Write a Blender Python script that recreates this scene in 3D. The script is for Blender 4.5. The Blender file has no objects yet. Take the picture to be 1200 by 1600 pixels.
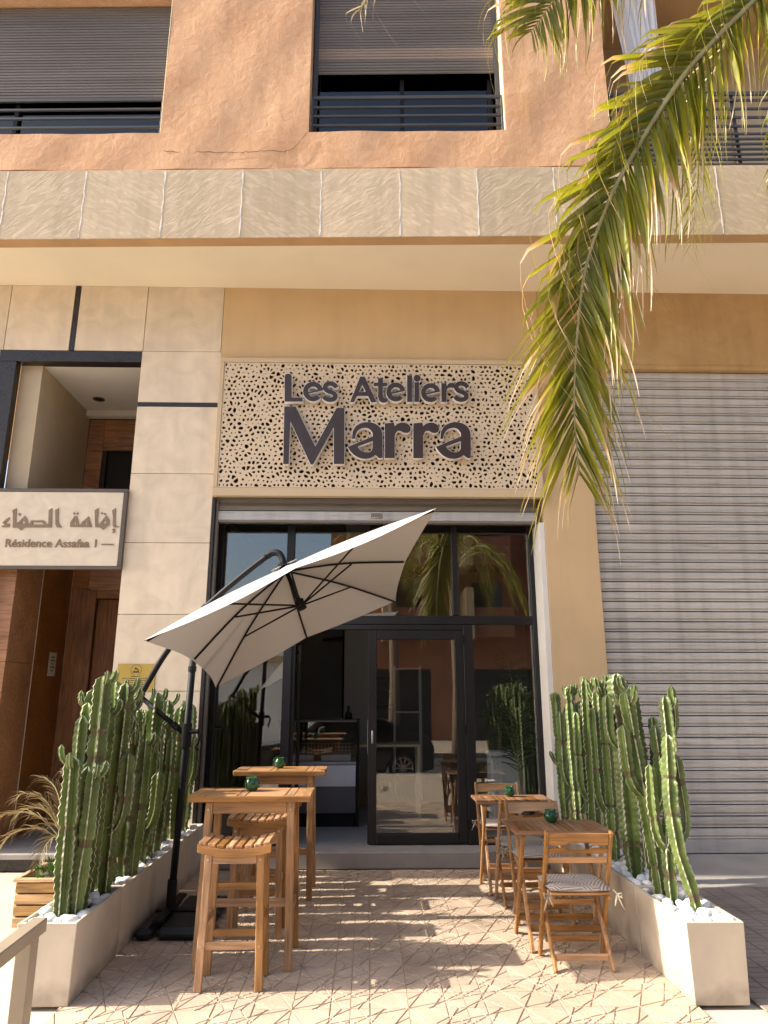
import bpy, bmesh, math, random
from mathutils import Vector, Matrix
random.seed(7)
R = math.radians
C = bpy.context.scene.collection
sc = bpy.context.scene

# ------------------------------------------------------------------ camera, sky, sun, exposure
cam_d = bpy.data.cameras.new('camera')
cam = bpy.data.objects.new('camera', cam_d)
C.objects.link(cam)
cam_d.sensor_fit = 'VERTICAL'
cam_d.sensor_height = 36.0
cam_d.lens = 1110.0 / 1600.0 * 36.0
cam_d.clip_start = 0.05
cam_d.clip_end = 500
YAW, PIT = R(1.3), R(14.5)
fw = Vector((math.sin(YAW) * math.cos(PIT), math.cos(YAW) * math.cos(PIT), math.sin(PIT)))
cam.location = (0, -8.0, 1.65)
cam.rotation_euler = fw.to_track_quat('-Z', 'Y').to_euler()
sc.camera = cam

SUN_EL, SUN_A = R(36.5), R(2.2)
world = bpy.data.worlds.new('World')
sc.world = world
world.use_nodes = True
wn = world.node_tree
bg = wn.nodes['Background']
sky = wn.nodes.new('ShaderNodeTexSky')
sky.sky_type = 'NISHITA'
sky.sun_disc = False
sky.sun_elevation = SUN_EL
sky.sun_rotation = R(270) - SUN_A
sky.air_density = 1.0
sky.dust_density = 3.5
sky.ozone_density = 0.6
wn.links.new(sky.outputs[0], bg.inputs[0])
bg.inputs[1].default_value = 0.15

sun_d = bpy.data.lights.new('sun', 'SUN')
sun_d.energy = 3.5
sun_d.angle = R(0.53)
sun_d.color = (1.0, 0.92, 0.79)
sun = bpy.data.objects.new('sun', sun_d)
C.objects.link(sun)
sun_dir = Vector((math.cos(SUN_EL) * math.cos(SUN_A), math.cos(SUN_EL) * math.sin(SUN_A), -math.sin(SUN_EL)))
sun.rotation_euler = sun_dir.to_track_quat('-Z', 'Y').to_euler()
sun.location = (-20, -5, 20)

sc.view_settings.view_transform = 'Standard'
sc.view_settings.look = 'None'
sc.view_settings.exposure = 1.28
sc.view_settings.gamma = 1.0
sc.view_settings.use_curve_mapping = False
sc.render.engine = 'CYCLES'
sc.cycles.use_denoising = True
sc.cycles.max_bounces = 8
sc.cycles.diffuse_bounces = 4
sc.cycles.glossy_bounces = 4
sc.cycles.transmission_bounces = 6
sc.cycles.transparent_max_bounces = 16
sc.cycles.sample_clamp_indirect = 6.0

# ------------------------------------------------------------------ materials
def new_mat(name):
    m = bpy.data.materials.new(name)
    m.use_nodes = True
    return m, m.node_tree.nodes, m.node_tree.links, m.node_tree.nodes['Principled BSDF']

def lerp_c(c, k):
    return tuple(min(1, max(0, v * k)) for v in c)

def mat(name, col, rough=0.6, metal=0.0, var=0.12, scale=6.0, bump=0.0, bscale=40.0, rnd=0.0, spec=0.4, detail=6.0, col2=None, stretch=None, distort=0.0, world=False, dirt=0.0):
    m, n, l, p = new_mat(name)
    p.inputs['Roughness'].default_value = rough
    p.inputs['Metallic'].default_value = metal
    p.inputs['Specular IOR Level'].default_value = spec
    tc = n.new('ShaderNodeTexCoord')
    src = tc.outputs['Object']
    if world: src = n.new('ShaderNodeNewGeometry').outputs['Position']
    if stretch:
        mp = n.new('ShaderNodeMapping')
        mp.inputs['Scale'].default_value = stretch
        l.new(src, mp.inputs[0])
        src = mp.outputs[0]
    nz = n.new('ShaderNodeTexNoise')
    nz.inputs['Scale'].default_value = scale
    nz.inputs['Detail'].default_value = detail
    nz.inputs['Distortion'].default_value = distort
    l.new(src, nz.inputs['Vector'])
    mx = n.new('ShaderNodeMix')
    mx.data_type = 'RGBA'
    rp = n.new('ShaderNodeMapRange')
    rp.inputs[1].default_value = 0.3
    rp.inputs[2].default_value = 0.7
    l.new(nz.outputs[0], rp.inputs[0])
    l.new(rp.outputs[0], mx.inputs[0])
    a = lerp_c(col, 1 - var)
    b = col2 if col2 else lerp_c(col, 1 + var)
    mx.inputs[6].default_value = (*a, 1)
    mx.inputs[7].default_value = (*b, 1)
    out = mx.outputs[2]
    if rnd:
        oi = n.new('ShaderNodeObjectInfo')
        mr = n.new('ShaderNodeMapRange')
        mr.inputs[3].default_value = 1 - rnd
        mr.inputs[4].default_value = 1 + rnd
        l.new(oi.outputs['Random'], mr.inputs[0])
        hv = n.new('ShaderNodeHueSaturation')
        l.new(mr.outputs[0], hv.inputs['Value'])
        l.new(out, hv.inputs['Color'])
        out = hv.outputs[0]
    if dirt:      # splashes and drips of dirt creeping up from the ground
        ns_ = n.new('ShaderNodeTexNoise'); ns_.inputs['Scale'].default_value = 9; ns_.inputs['Detail'].default_value = 8
        l.new(tc.outputs['Object'], ns_.inputs['Vector'])
        sx = n.new('ShaderNodeSeparateXYZ'); l.new(tc.outputs['Object'], sx.inputs[0])
        m1 = n.new('ShaderNodeMapRange'); m1.inputs[1].default_value = .0; m1.inputs[2].default_value = dirt; m1.inputs[3].default_value = .42; m1.inputs[4].default_value = -.12
        l.new(sx.outputs[2], m1.inputs[0])
        sm = n.new('ShaderNodeMath'); sm.operation = 'ADD'; l.new(ns_.outputs[0], sm.inputs[0]); l.new(m1.outputs[0], sm.inputs[1])
        m2 = n.new('ShaderNodeMapRange'); m2.inputs[1].default_value = .55; m2.inputs[2].default_value = .95; m2.inputs[4].default_value = .55
        l.new(sm.outputs[0], m2.inputs[0])
        dm = n.new('ShaderNodeMix'); dm.data_type = 'RGBA'; l.new(m2.outputs[0], dm.inputs[0]); l.new(out, dm.inputs[6]); dm.inputs[7].default_value = (.21, .16, .11, 1)
        out = dm.outputs[2]
    l.new(out, p.inputs['Base Color'])
    if bump:
        nb = n.new('ShaderNodeTexNoise')
        nb.inputs['Scale'].default_value = bscale
        nb.inputs['Detail'].default_value = 5
        l.new(src, nb.inputs['Vector'])
        bp = n.new('ShaderNodeBump')
        bp.inputs['Strength'].default_value = bump
        bp.inputs['Distance'].default_value = 0.01
        l.new(nb.outputs[0], bp.inputs['Height'])
        l.new(bp.outputs[0], p.inputs['Normal'])
    return m

def wood(name, axis, col):
    m, n, l, p = new_mat(name)
    tc = n.new('ShaderNodeTexCoord')
    oi = n.new('ShaderNodeObjectInfo')
    ad = n.new('ShaderNodeVectorMath')
    ml = n.new('ShaderNodeMath'); ml.operation = 'MULTIPLY'; ml.inputs[1].default_value = 7.0
    l.new(oi.outputs['Random'], ml.inputs[0])
    l.new(tc.outputs['Object'], ad.inputs[0]); l.new(ml.outputs[0], ad.inputs[1])
    mp = n.new('ShaderNodeMapping')
    s = [38, 38, 38]; s[axis] = 2.4
    mp.inputs['Scale'].default_value = s
    l.new(ad.outputs[0], mp.inputs[0])
    nz = n.new('ShaderNodeTexNoise'); nz.inputs['Scale'].default_value = 1.0; nz.inputs['Detail'].default_value = 7; nz.inputs['Distortion'].default_value = 1.2
    l.new(mp.outputs[0], nz.inputs['Vector'])
    cr = n.new('ShaderNodeValToRGB')
    cr.color_ramp.elements[0].position = 0.3; cr.color_ramp.elements[0].color = (*lerp_c(col, 0.55), 1)
    cr.color_ramp.elements[1].position = 0.68; cr.color_ramp.elements[1].color = (*lerp_c(col, 1.25), 1)
    e = cr.color_ramp.elements.new(0.5); e.color = (*col, 1)
    l.new(nz.outputs[0], cr.inputs[0])
    n2 = n.new('ShaderNodeTexNoise'); n2.inputs['Scale'].default_value = 3.0
    l.new(ad.outputs[0], n2.inputs['Vector'])
    mr = n.new('ShaderNodeMapRange'); mr.inputs[1].default_value = .3; mr.inputs[2].default_value = .7; mr.inputs[3].default_value = .75; mr.inputs[4].default_value = 1.2
    l.new(n2.outputs[0], mr.inputs[0])
    hv = n.new('ShaderNodeHueSaturation'); l.new(mr.outputs[0], hv.inputs['Value']); l.new(cr.outputs[0], hv.inputs['Color'])
    r2 = n.new('ShaderNodeMapRange'); r2.inputs[3].default_value = .78; r2.inputs[4].default_value = 1.18; l.new(oi.outputs['Random'], r2.inputs[0])
    h2 = n.new('ShaderNodeHueSaturation'); l.new(r2.outputs[0], h2.inputs['Value']); l.new(hv.outputs[0], h2.inputs['Color'])
    r3 = n.new('ShaderNodeMapRange'); r3.inputs[3].default_value = 1.1; r3.inputs[4].default_value = .82; l.new(oi.outputs['Random'], r3.inputs[0]); l.new(r3.outputs[0], h2.inputs['Saturation'])
    l.new(h2.outputs[0], p.inputs['Base Color'])
    p.inputs['Roughness'].default_value = 0.5
    bp = n.new('ShaderNodeBump'); bp.inputs['Strength'].default_value = .12; bp.inputs['Distance'].default_value = .004
    l.new(nz.outputs[0], bp.inputs['Height']); l.new(bp.outputs[0], p.inputs['Normal'])
    return m

def plaster(name, c1, c2, strength, dist=0.02, scale=3.2):
    """trowelled render: swirling relief"""
    m, n, l, p = new_mat(name)
    tc = n.new('ShaderNodeTexCoord')
    nz = n.new('ShaderNodeTexNoise'); nz.inputs['Scale'].default_value = scale; nz.inputs['Detail'].default_value = 8; nz.inputs['Distortion'].default_value = 1.6; nz.inputs['Roughness'].default_value = .62
    l.new(tc.outputs['Object'], nz.inputs['Vector'])
    n2 = n.new('ShaderNodeTexNoise'); n2.inputs['Scale'].default_value = .9; n2.inputs['Detail'].default_value = 4
    l.new(tc.outputs['Object'], n2.inputs['Vector'])
    av = n.new('ShaderNodeMath'); av.operation = 'ADD'
    l.new(nz.outputs[0], av.inputs[0]); l.new(n2.outputs[0], av.inputs[1])
    mr = n.new('ShaderNodeMapRange'); mr.inputs[1].default_value = .7; mr.inputs[2].default_value = 1.3
    l.new(av.outputs[0], mr.inputs[0])
    mx = n.new('ShaderNodeMix'); mx.data_type = 'RGBA'
    mx.inputs[6].default_value = (*c1, 1); mx.inputs[7].default_value = (*c2, 1)
    l.new(mr.outputs[0], mx.inputs[0]); l.new(mx.outputs[2], p.inputs['Base Color'])
    n3 = n.new('ShaderNodeTexNoise'); n3.inputs['Scale'].default_value = scale * 2.0; n3.inputs['Detail'].default_value = 12; n3.inputs['Roughness'].default_value = .68; n3.inputs['Distortion'].default_value = .55
    l.new(tc.outputs['Object'], n3.inputs['Vector'])
    bp = n.new('ShaderNodeBump'); bp.inputs['Strength'].default_value = strength; bp.inputs['Distance'].default_value = dist
    l.new(n3.outputs[0], bp.inputs['Height']); l.new(bp.outputs[0], p.inputs['Normal'])
    p.inputs['Roughness'].default_value = .85
    p.inputs['Specular IOR Level'].default_value = .2
    return m

def band_stone(name, ang):
    """riven sandstone facing with diagonal veins"""
    m, n, l, p = new_mat(name)
    tc = n.new('ShaderNodeTexCoord'); oi = n.new('ShaderNodeObjectInfo')
    mp = n.new('ShaderNodeMapping'); mp.inputs['Rotation'].default_value = (0, ang, 0)
    ad = n.new('ShaderNodeVectorMath'); ml = n.new('ShaderNodeMath'); ml.operation = 'MULTIPLY'; ml.inputs[1].default_value = 9
    l.new(oi.outputs['Random'], ml.inputs[0]); l.new(tc.outputs['Object'], ad.inputs[0]); l.new(ml.outputs[0], ad.inputs[1])
    l.new(ad.outputs[0], mp.inputs[0])
    m2 = n.new('ShaderNodeMapping'); m2.inputs['Scale'].default_value = (4.0, 4.0, 13.0)
    l.new(mp.outputs[0], m2.inputs[0])
    nz = n.new('ShaderNodeTexNoise'); nz.inputs['Scale'].default_value = 1.3; nz.inputs['Detail'].default_value = 8; nz.inputs['Distortion'].default_value = 1.3
    l.new(m2.outputs[0], nz.inputs['Vector'])
    cr = n.new('ShaderNodeValToRGB')
    cr.color_ramp.elements[0].position = .34; cr.color_ramp.elements[0].color = (.56, .44, .30, 1)
    cr.color_ramp.elements[1].position = .68; cr.color_ramp.elements[1].color = (.71, .58, .415, 1)
    e = cr.color_ramp.elements.new(.5); e.color = (.60, .475, .325, 1)
    l.new(nz.outputs[0], cr.inputs[0])
    mr = n.new('ShaderNodeMapRange'); mr.inputs[3].default_value = .88; mr.inputs[4].default_value = 1.08
    l.new(oi.outputs['Random'], mr.inputs[0])
    hv = n.new('ShaderNodeHueSaturation'); l.new(mr.outputs[0], hv.inputs['Value']); l.new(cr.outputs[0], hv.inputs['Color'])
    l.new(hv.outputs[0], p.inputs['Base Color'])
    bp = n.new('ShaderNodeBump'); bp.inputs['Strength'].default_value = .35; bp.inputs['Distance'].default_value = .01
    l.new(nz.outputs[0], bp.inputs['Height']); l.new(bp.outputs[0], p.inputs['Normal'])
    p.inputs['Roughness'].default_value = .8
    return m

def glass_mat(name, tint, refl):
    m = bpy.data.materials.new(name); m.use_nodes = True
    n, l = m.node_tree.nodes, m.node_tree.links
    n.remove(n['Principled BSDF'])
    tr = n.new('ShaderNodeBsdfTransparent'); tr.inputs[0].default_value = (*tint, 1)
    gl = n.new('ShaderNodeBsdfGlossy'); gl.inputs['Roughness'].default_value = 0.0; gl.inputs[0].default_value = (1, 1, 1, 1)
    lw = n.new('ShaderNodeLayerWeight'); lw.inputs[0].default_value = .5
    pw = n.new('ShaderNodeMath'); pw.operation = 'POWER'; pw.inputs[1].default_value = 5
    l.new(lw.outputs['Facing'], pw.inputs[0])
    mr = n.new('ShaderNodeMapRange'); mr.inputs[3].default_value = refl; mr.inputs[4].default_value = .95
    l.new(pw.outputs[0], mr.inputs[0])
    mx = n.new('ShaderNodeMixShader')
    l.new(mr.outputs[0], mx.inputs[0]); l.new(tr.outputs[0], mx.inputs[1]); l.new(gl.outputs[0], mx.inputs[2])
    l.new(mx.outputs[0], n['Material Output'].inputs[0])
    return m

def leaf_mat(name, green, yellow, tip, start, length_axis=True, transl=.35):
    """leaflet: green blade drying to straw at the tip"""
    m = bpy.data.materials.new(name); m.use_nodes = True
    n, l = m.node_tree.nodes, m.node_tree.links
    p = n['Principled BSDF']
    tc = n.new('ShaderNodeTexCoord'); oi = n.new('ShaderNodeObjectInfo')
    sp = n.new('ShaderNodeSeparateXYZ'); l.new(tc.outputs['Object'], sp.inputs[0])
    nz = n.new('ShaderNodeTexNoise'); nz.inputs['Scale'].default_value = 9; l.new(tc.outputs['Object'], nz.inputs['Vector'])
    ad = n.new('ShaderNodeMath'); ad.operation = 'MULTIPLY_ADD'; ad.inputs[1].default_value = .3; l.new(nz.outputs[0], ad.inputs[0]); l.new(sp.outputs[0], ad.inputs[2])
    a2 = n.new('ShaderNodeMath'); a2.operation = 'MULTIPLY_ADD'; a2.inputs[1].default_value = .35; l.new(oi.outputs['Random'], a2.inputs[0]); l.new(ad.outputs[0], a2.inputs[2])
    cr = n.new('ShaderNodeValToRGB')
    els = cr.color_ramp.elements
    els[0].position = 0.25; els[0].color = (*green, 1)
    els[1].position = min(1, start + .17); els[1].color = (*tip, 1)
    e = els.new(start); e.color = (*yellow, 1)
    e = els.new(start + .08); e.color = (tip[0] * .80, tip[1] * .60, tip[2] * .36, 1)
    mr = n.new('ShaderNodeMapRange'); mr.inputs[2].default_value = 1.6
    l.new(a2.outputs[0], mr.inputs[0])
    l.new(mr.outputs[0], cr.inputs[0])
    l.new(cr.outputs[0], p.inputs['Base Color'])
    p.inputs['Roughness'].default_value = .38
    p.inputs['Specular IOR Level'].default_value = .5
    t = n.new('ShaderNodeBsdfTranslucent')
    l.new(cr.outputs[0], t.inputs[0])
    mx = n.new('ShaderNodeMixShader'); mx.inputs[0].default_value = transl
    l.new(p.outputs[0], mx.inputs[1]); l.new(t.outputs[0], mx.inputs[2])
    l.new(mx.outputs[0], n['Material Output'].inputs[0])
    return m

def fabric_pattern(name):
    m, n, l, p = new_mat(name)
    tc = n.new('ShaderNodeTexCoord')
    vo = n.new('ShaderNodeTexVoronoi'); vo.inputs['Scale'].default_value = 15
    vo.voronoi_dimensions = '2D'
    l.new(tc.outputs['Object'], vo.inputs['Vector'])
    sp = n.new('ShaderNodeSeparateXYZ'); l.new(vo.outputs['Color'], sp.inputs[0])
    an = n.new('ShaderNodeMath'); an.operation = 'MULTIPLY'; an.inputs[1].default_value = 3.0; l.new(sp.outputs[0], an.inputs[0])
    fl = n.new('ShaderNodeMath'); fl.operation = 'FLOOR'; l.new(an.outputs[0], fl.inputs[0])
    ra = n.new('ShaderNodeMath'); ra.operation = 'MULTIPLY'; ra.inputs[1].default_value = 1.047; ra.operation = 'MULTIPLY_ADD'; ra.inputs[2].default_value = .45; l.new(fl.outputs[0], ra.inputs[0])
    vr = n.new('ShaderNodeVectorRotate'); vr.rotation_type = 'Z_AXIS'
    l.new(tc.outputs['Object'], vr.inputs['Vector']); l.new(ra.outputs[0], vr.inputs['Angle'])
    s2 = n.new('ShaderNodeSeparateXYZ'); l.new(vr.outputs[0], s2.inputs[0])
    mu = n.new('ShaderNodeMath'); mu.operation = 'MULTIPLY'; mu.inputs[1].default_value = 300; l.new(s2.outputs[0], mu.inputs[0])
    si = n.new('ShaderNodeMath'); si.operation = 'SINE'; l.new(mu.outputs[0], si.inputs[0])
    gt = n.new('ShaderNodeMath'); gt.operation = 'GREATER_THAN'; gt.inputs[1].default_value = .2; l.new(si.outputs[0], gt.inputs[0])
    mx = n.new('ShaderNodeMix'); mx.data_type = 'RGBA'
    mx.inputs[6].default_value = (.25, .21, .185, 1); mx.inputs[7].default_value = (.56, .51, .46, 1)
    l.new(gt.outputs[0], mx.inputs[0]); l.new(mx.outputs[2], p.inputs['Base Color'])
    p.inputs['Roughness'].default_value = .9
    return m

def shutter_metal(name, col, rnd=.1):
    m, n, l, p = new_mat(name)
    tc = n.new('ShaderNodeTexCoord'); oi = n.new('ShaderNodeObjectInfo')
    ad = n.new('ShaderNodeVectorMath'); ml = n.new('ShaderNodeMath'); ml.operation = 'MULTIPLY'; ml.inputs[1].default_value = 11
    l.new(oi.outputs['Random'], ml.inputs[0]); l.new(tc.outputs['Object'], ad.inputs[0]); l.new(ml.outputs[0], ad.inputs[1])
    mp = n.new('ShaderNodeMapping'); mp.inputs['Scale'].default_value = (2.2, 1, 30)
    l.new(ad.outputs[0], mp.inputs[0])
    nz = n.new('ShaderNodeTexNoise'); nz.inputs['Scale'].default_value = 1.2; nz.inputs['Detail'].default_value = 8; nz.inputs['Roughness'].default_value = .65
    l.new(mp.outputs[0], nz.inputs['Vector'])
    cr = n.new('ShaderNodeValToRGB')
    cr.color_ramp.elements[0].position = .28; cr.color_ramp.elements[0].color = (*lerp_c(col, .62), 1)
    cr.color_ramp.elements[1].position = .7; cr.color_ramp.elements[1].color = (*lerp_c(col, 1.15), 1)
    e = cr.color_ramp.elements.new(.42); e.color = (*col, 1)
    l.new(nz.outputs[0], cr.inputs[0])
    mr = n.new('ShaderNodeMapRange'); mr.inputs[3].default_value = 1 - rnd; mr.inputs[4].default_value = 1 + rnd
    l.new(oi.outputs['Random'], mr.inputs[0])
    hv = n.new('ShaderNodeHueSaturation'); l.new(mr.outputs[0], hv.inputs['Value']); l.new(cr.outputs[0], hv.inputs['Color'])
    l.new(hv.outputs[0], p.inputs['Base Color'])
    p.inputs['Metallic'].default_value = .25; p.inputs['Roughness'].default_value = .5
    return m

M = {}
M['orange_plaster'] = plaster('orange plaster', (.62, .345, .19), (.75, .475, .29), .42, .03, 4.2)
M['ochre_plaster'] = plaster('ochre plaster', (.46, .29, .13), (.58, .39, .20), .35, .015, 3.0)
M['tan_paint'] = mat('tan wall paint', (.63, .445, .25), .8, var=.05, scale=2.0, bump=.06, bscale=60, spec=.2)
M['soffit_paint'] = mat('cream soffit paint', (.86, .76, .585), .85, var=.04, scale=1.2, bump=.05, bscale=40, spec=.2)
M['lip_paint'] = mat('orange brown lip', (.52, .33, .17), .85, var=.1, scale=2, bump=.2, bscale=12, spec=.2)
M['trav'] = mat('cream limestone', (.72, .60, .455), .7, var=.10, scale=3.5, bump=.12, bscale=9, rnd=.06, detail=9, distort=1.0, spec=.3)
M['dark_marble'] = mat('dark brown marble', (.022, .017, .015), .3, var=.6, scale=22, detail=10, distort=2, col2=(.045, .034, .027))
M['band_a'] = band_stone('riven facing stone rising left', R(38))
M['band_b'] = band_stone('riven facing stone rising right', R(-32))
M['mortar'] = mat('white mortar', (.82, .79, .74), .9, var=.1, scale=30)
M['reveal'] = mat('cream reveal paint', (.74, .62, .42), .8, var=.05, scale=3)
M['grey_alu'] = mat('dark grey aluminium', (.055, .055, .06), .4, var=.08, scale=3)
M['blind'] = mat('grey roller blind', (.15, .132, .122), .5, var=.22, scale=1.0, stretch=(.4, 1, 7), detail=3)
M['blind_tan'] = mat('tan roller blind slat', (.27, .21, .175), .5, var=.1, scale=2.0, stretch=(.4, 1, 7))
M['black_metal'] = mat('black metal', (.012, .012, .014), .5, var=.2, scale=5, spec=.15)
M['black_frame'] = mat('black window frame', (.010, .010, .012), .38, var=.2, scale=4)
M['glass'] = glass_mat('shop glass', (.86, .87, .85), .105)
M['glass_dark'] = glass_mat('dark window glass', (.28, .29, .30), .05)
M['white_jamb'] = mat('white painted jamb', (.74, .70, .64), .7, var=.06, scale=4, bump=.05)
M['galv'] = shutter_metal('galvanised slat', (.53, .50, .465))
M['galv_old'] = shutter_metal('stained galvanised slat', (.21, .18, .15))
M['galv_bar'] = shutter_metal('worn galvanised bar', (.50, .48, .46))
M['panel_beige'] = mat('beige laser cut panel', (.66, .525, .37), .6, var=.04, scale=2, spec=.3)
M['frame_beige'] = mat('beige sign frame', (.60, .46, .29), .6, var=.04, scale=2, spec=.3)
M['letter_brown'] = mat('dark brown letter face', (.052, .037, .036), .35, var=.08, scale=8)
M['letter_white'] = mat('white acrylic letter side', (.85, .82, .80), .4, var=.03)
M['sign_dark'] = mat('sign backing', (.02, .017, .014), .8)
M['arab'] = mat('engraved brown lettering', (.24, .175, .115), .7, var=.15, scale=20)
M['bronze_l'] = mat('light bronze metal', (.36, .29, .21), .45, metal=.2, var=.08)
M['slab'] = mat('cream marble sign slab', (.70, .60, .47), .5, var=.08, scale=5, detail=9, distort=1.5)
M['bronze'] = mat('bronze metal edge', (.12, .095, .075), .4, metal=.3, var=.1)
M['panel_wood_x'] = wood('varnished wood panel', 0, (.30, .115, .026))
M['panel_wood_z'] = wood('varnished wood panel upright', 2, (.22, .080, .018))
M['beige_int'] = mat('beige entrance wall', (.55, .44, .30), .8, var=.04)
M['ceil_int'] = mat('entrance ceiling', (.70, .66, .60), .85, var=.03)
M['floor_int'] = mat('grey shop floor', (.30, .29, .28), .5, var=.06, scale=2)
M['wall_int'] = mat('grey shop wall', (.30, .285, .265), .8, var=.06, scale=2)
M['ceil_shop'] = mat('dark shop ceiling', (.20, .195, .18), .8)
M['step'] = mat('grey stone step', (.30, .275, .255), .6, var=.12, scale=6, bump=.05)
M['tile'] = mat('tan relief tile', (.50, .385, .285), .75, var=.17, scale=2.2, bump=.35, bscale=60, rnd=.07, detail=10, spec=.25, world=True)
M['groove_shade'] = mat('tile grout', (.46, .35, .26), .9, var=.15, scale=12, bump=.3, bscale=50)  # groove floors darker than the tile: relief shade put into the colour
M['concrete'] = mat('smooth pavement concrete', (.52, .455, .375), .8, var=.14, scale=1.6, bump=.2, bscale=30, detail=9)
M['strip'] = mat('grey concrete strip', (.33, .30, .275), .8, var=.12, scale=2.5, bump=.2, bscale=25, detail=8)
M['wave'] = mat('grey brown wave tile', (.30, .24, .20), .8, var=.2, scale=3, world=True, bump=.25, bscale=50, rnd=.08, detail=8)
M['asphalt'] = mat('asphalt', (.055, .053, .05), .9, var=.2, scale=30, bump=.3, bscale=120)
M['planter'] = mat('cream concrete planter', (.56, .48, .375), .65, var=.12, scale=3.2, bump=.1, bscale=14, detail=9, rnd=.03, distort=.7, dirt=.16)
M['soil'] = mat('planter soil', (.10, .075, .055), .95, var=.3, scale=30)
M['pebble'] = mat('white pebble', (.80, .79, .78), .6, var=.08, scale=18, rnd=.07, bump=.15, bscale=20)
M['cactus'] = mat('cactus green', (.105, .165, .038), .42, var=.30, scale=6, rnd=.22, bump=.12, bscale=60, col2=(.19, .25, .066), spec=.45)
M['rib'] = mat('corky cactus rib edge', (.34, .33, .20), .7, var=.4, scale=40, col2=(.60, .58, .42))
M['scar'] = mat('brown cactus joint', (.15, .125, .06), .8, var=.2, scale=30)
ACC = (.40, .20, .070)
M['wood_x'] = wood('acacia wood grain x', 0, ACC)
M['wood_y'] = wood('acacia wood grain y', 1, ACC)
M['wood_z'] = wood('acacia wood grain z', 2, ACC)
DACC = (.27, .125, .050)
M['dwood_x'] = wood('weathered acacia grain x', 0, DACC)
M['dwood_y'] = wood('weathered acacia grain y', 1, DACC)
M['screw'] = mat('steel screw', (.55, .52, .48), .3, metal=.8)
M['green_glaze'] = mat('green glazed pottery', (.012, .085, .030), .08, var=.5, scale=9, spec=.7)
M['cushion'] = fabric_pattern('leaf line print cotton')
M['tie'] = mat('beige cotton tie', (.40, .33, .25), .9)
M['canopy'] = None
M['plastic'] = mat('black plastic', (.014, .014, .015), .45, var=.2, scale=10)
M['crate_x'] = wood('weathered pine x', 0, (.50, .30, .13))
M['crate_y'] = wood('weathered pine y', 1, (.50, .30, .13))
M['leaf'] = leaf_mat('palm leaflet', (.13, .165, .016), (.38, .36, .018), (.78, .64, .45), .56, transl=.40)
M['leaf_dry'] = leaf_mat('dry palm leaflet', (.34, .25, .12), (.42, .30, .14), (.50, .37, .22), .5)
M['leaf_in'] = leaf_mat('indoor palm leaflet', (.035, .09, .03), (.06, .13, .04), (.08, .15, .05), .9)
M['rachis'] = mat('palm rachis', (.42, .38, .17), .5, var=.2, scale=6)
M['bark'] = mat('palm bark', (.22, .15, .10), .9, var=.4, scale=12, bump=.8, bscale=14)
M['succ'] = mat('succulent green', (.085, .16, .03), .5, var=.4, scale=12)
M['gold'] = mat('brass plaque', (.48, .33, .08), .35, metal=.5, var=.08, scale=3)
M['ink'] = mat('dark ink', (.05, .035, .015), .6)
M['paper'] = mat('white paper', (.62, .58, .52), .8, var=.03)
M['white_cloth'] = mat('white curtain cloth', (.82, .82, .85), .85, var=.03)
M['fridge'] = mat('grey steel', (.30, .31, .34), .35, metal=.3, var=.05)
M['fridge_dark'] = mat('dark blue grey panel', (.085, .09, .11), .3, var=.05)
M['fridge_light'] = mat('pale grey panel', (.62, .62, .70), .4, var=.04)
M['mesh_wire'] = mat('pale wire rack', (.60, .60, .62), .4)
M['bin'] = mat('pale grey box', (.78, .79, .84), .6, var=.05)
M['car_paint'] = mat('black car paint', (.012, .012, .014), .15, spec=.6)
M['tyre'] = mat('tyre rubber', (.015, .015, .015), .8)
M['rim'] = mat('alloy rim', (.5, .5, .5), .3, metal=.8)
M['opp_red'] = plaster('terracotta facade', (.27, .115, .065), (.36, .16, .09), .3)
M['opp_tan'] = mat('tan facade', (.52, .38, .22), .85, var=.06)
M['opp_dark'] = mat('dark olive fascia', (.05, .055, .03), .7)
M['white_paint'] = mat('white paint', (.78, .77, .75), .6, var=.03)

def canopy_mat():
    m = bpy.data.materials.new('off white parasol cloth'); m.use_nodes = True
    n, l = m.node_tree.nodes, m.node_tree.links
    p = n['Principled BSDF']
    p.inputs['Base Color'].default_value = (.41, .395, .39, 1); p.inputs['Roughness'].default_value = .9
    p.inputs['Specular IOR Level'].default_value = .1
    t = n.new('ShaderNodeBsdfTranslucent'); t.inputs[0].default_value = (.40, .33, .28, 1)
    tc = n.new('ShaderNodeTexCoord'); nz = n.new('ShaderNodeTexNoise'); nz.inputs['Scale'].default_value = 2.5; nz.inputs['Detail'].default_value = 4
    l.new(tc.outputs['Object'], nz.inputs['Vector'])
    bp = n.new('ShaderNodeBump'); bp.inputs['Strength'].default_value = .25; bp.inputs['Distance'].default_value = .03
    l.new(nz.outputs[0], bp.inputs['Height']); l.new(bp.outputs[0], p.inputs['Normal'])
    mx = n.new('ShaderNodeMixShader'); mx.inputs[0].default_value = .05
    l.new(p.outputs[0], mx.inputs[1]); l.new(t.outputs[0], mx.inputs[2]); l.new(mx.outputs[0], n['Material Output'].inputs[0])
    return m
M['canopy'] = canopy_mat()

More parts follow.
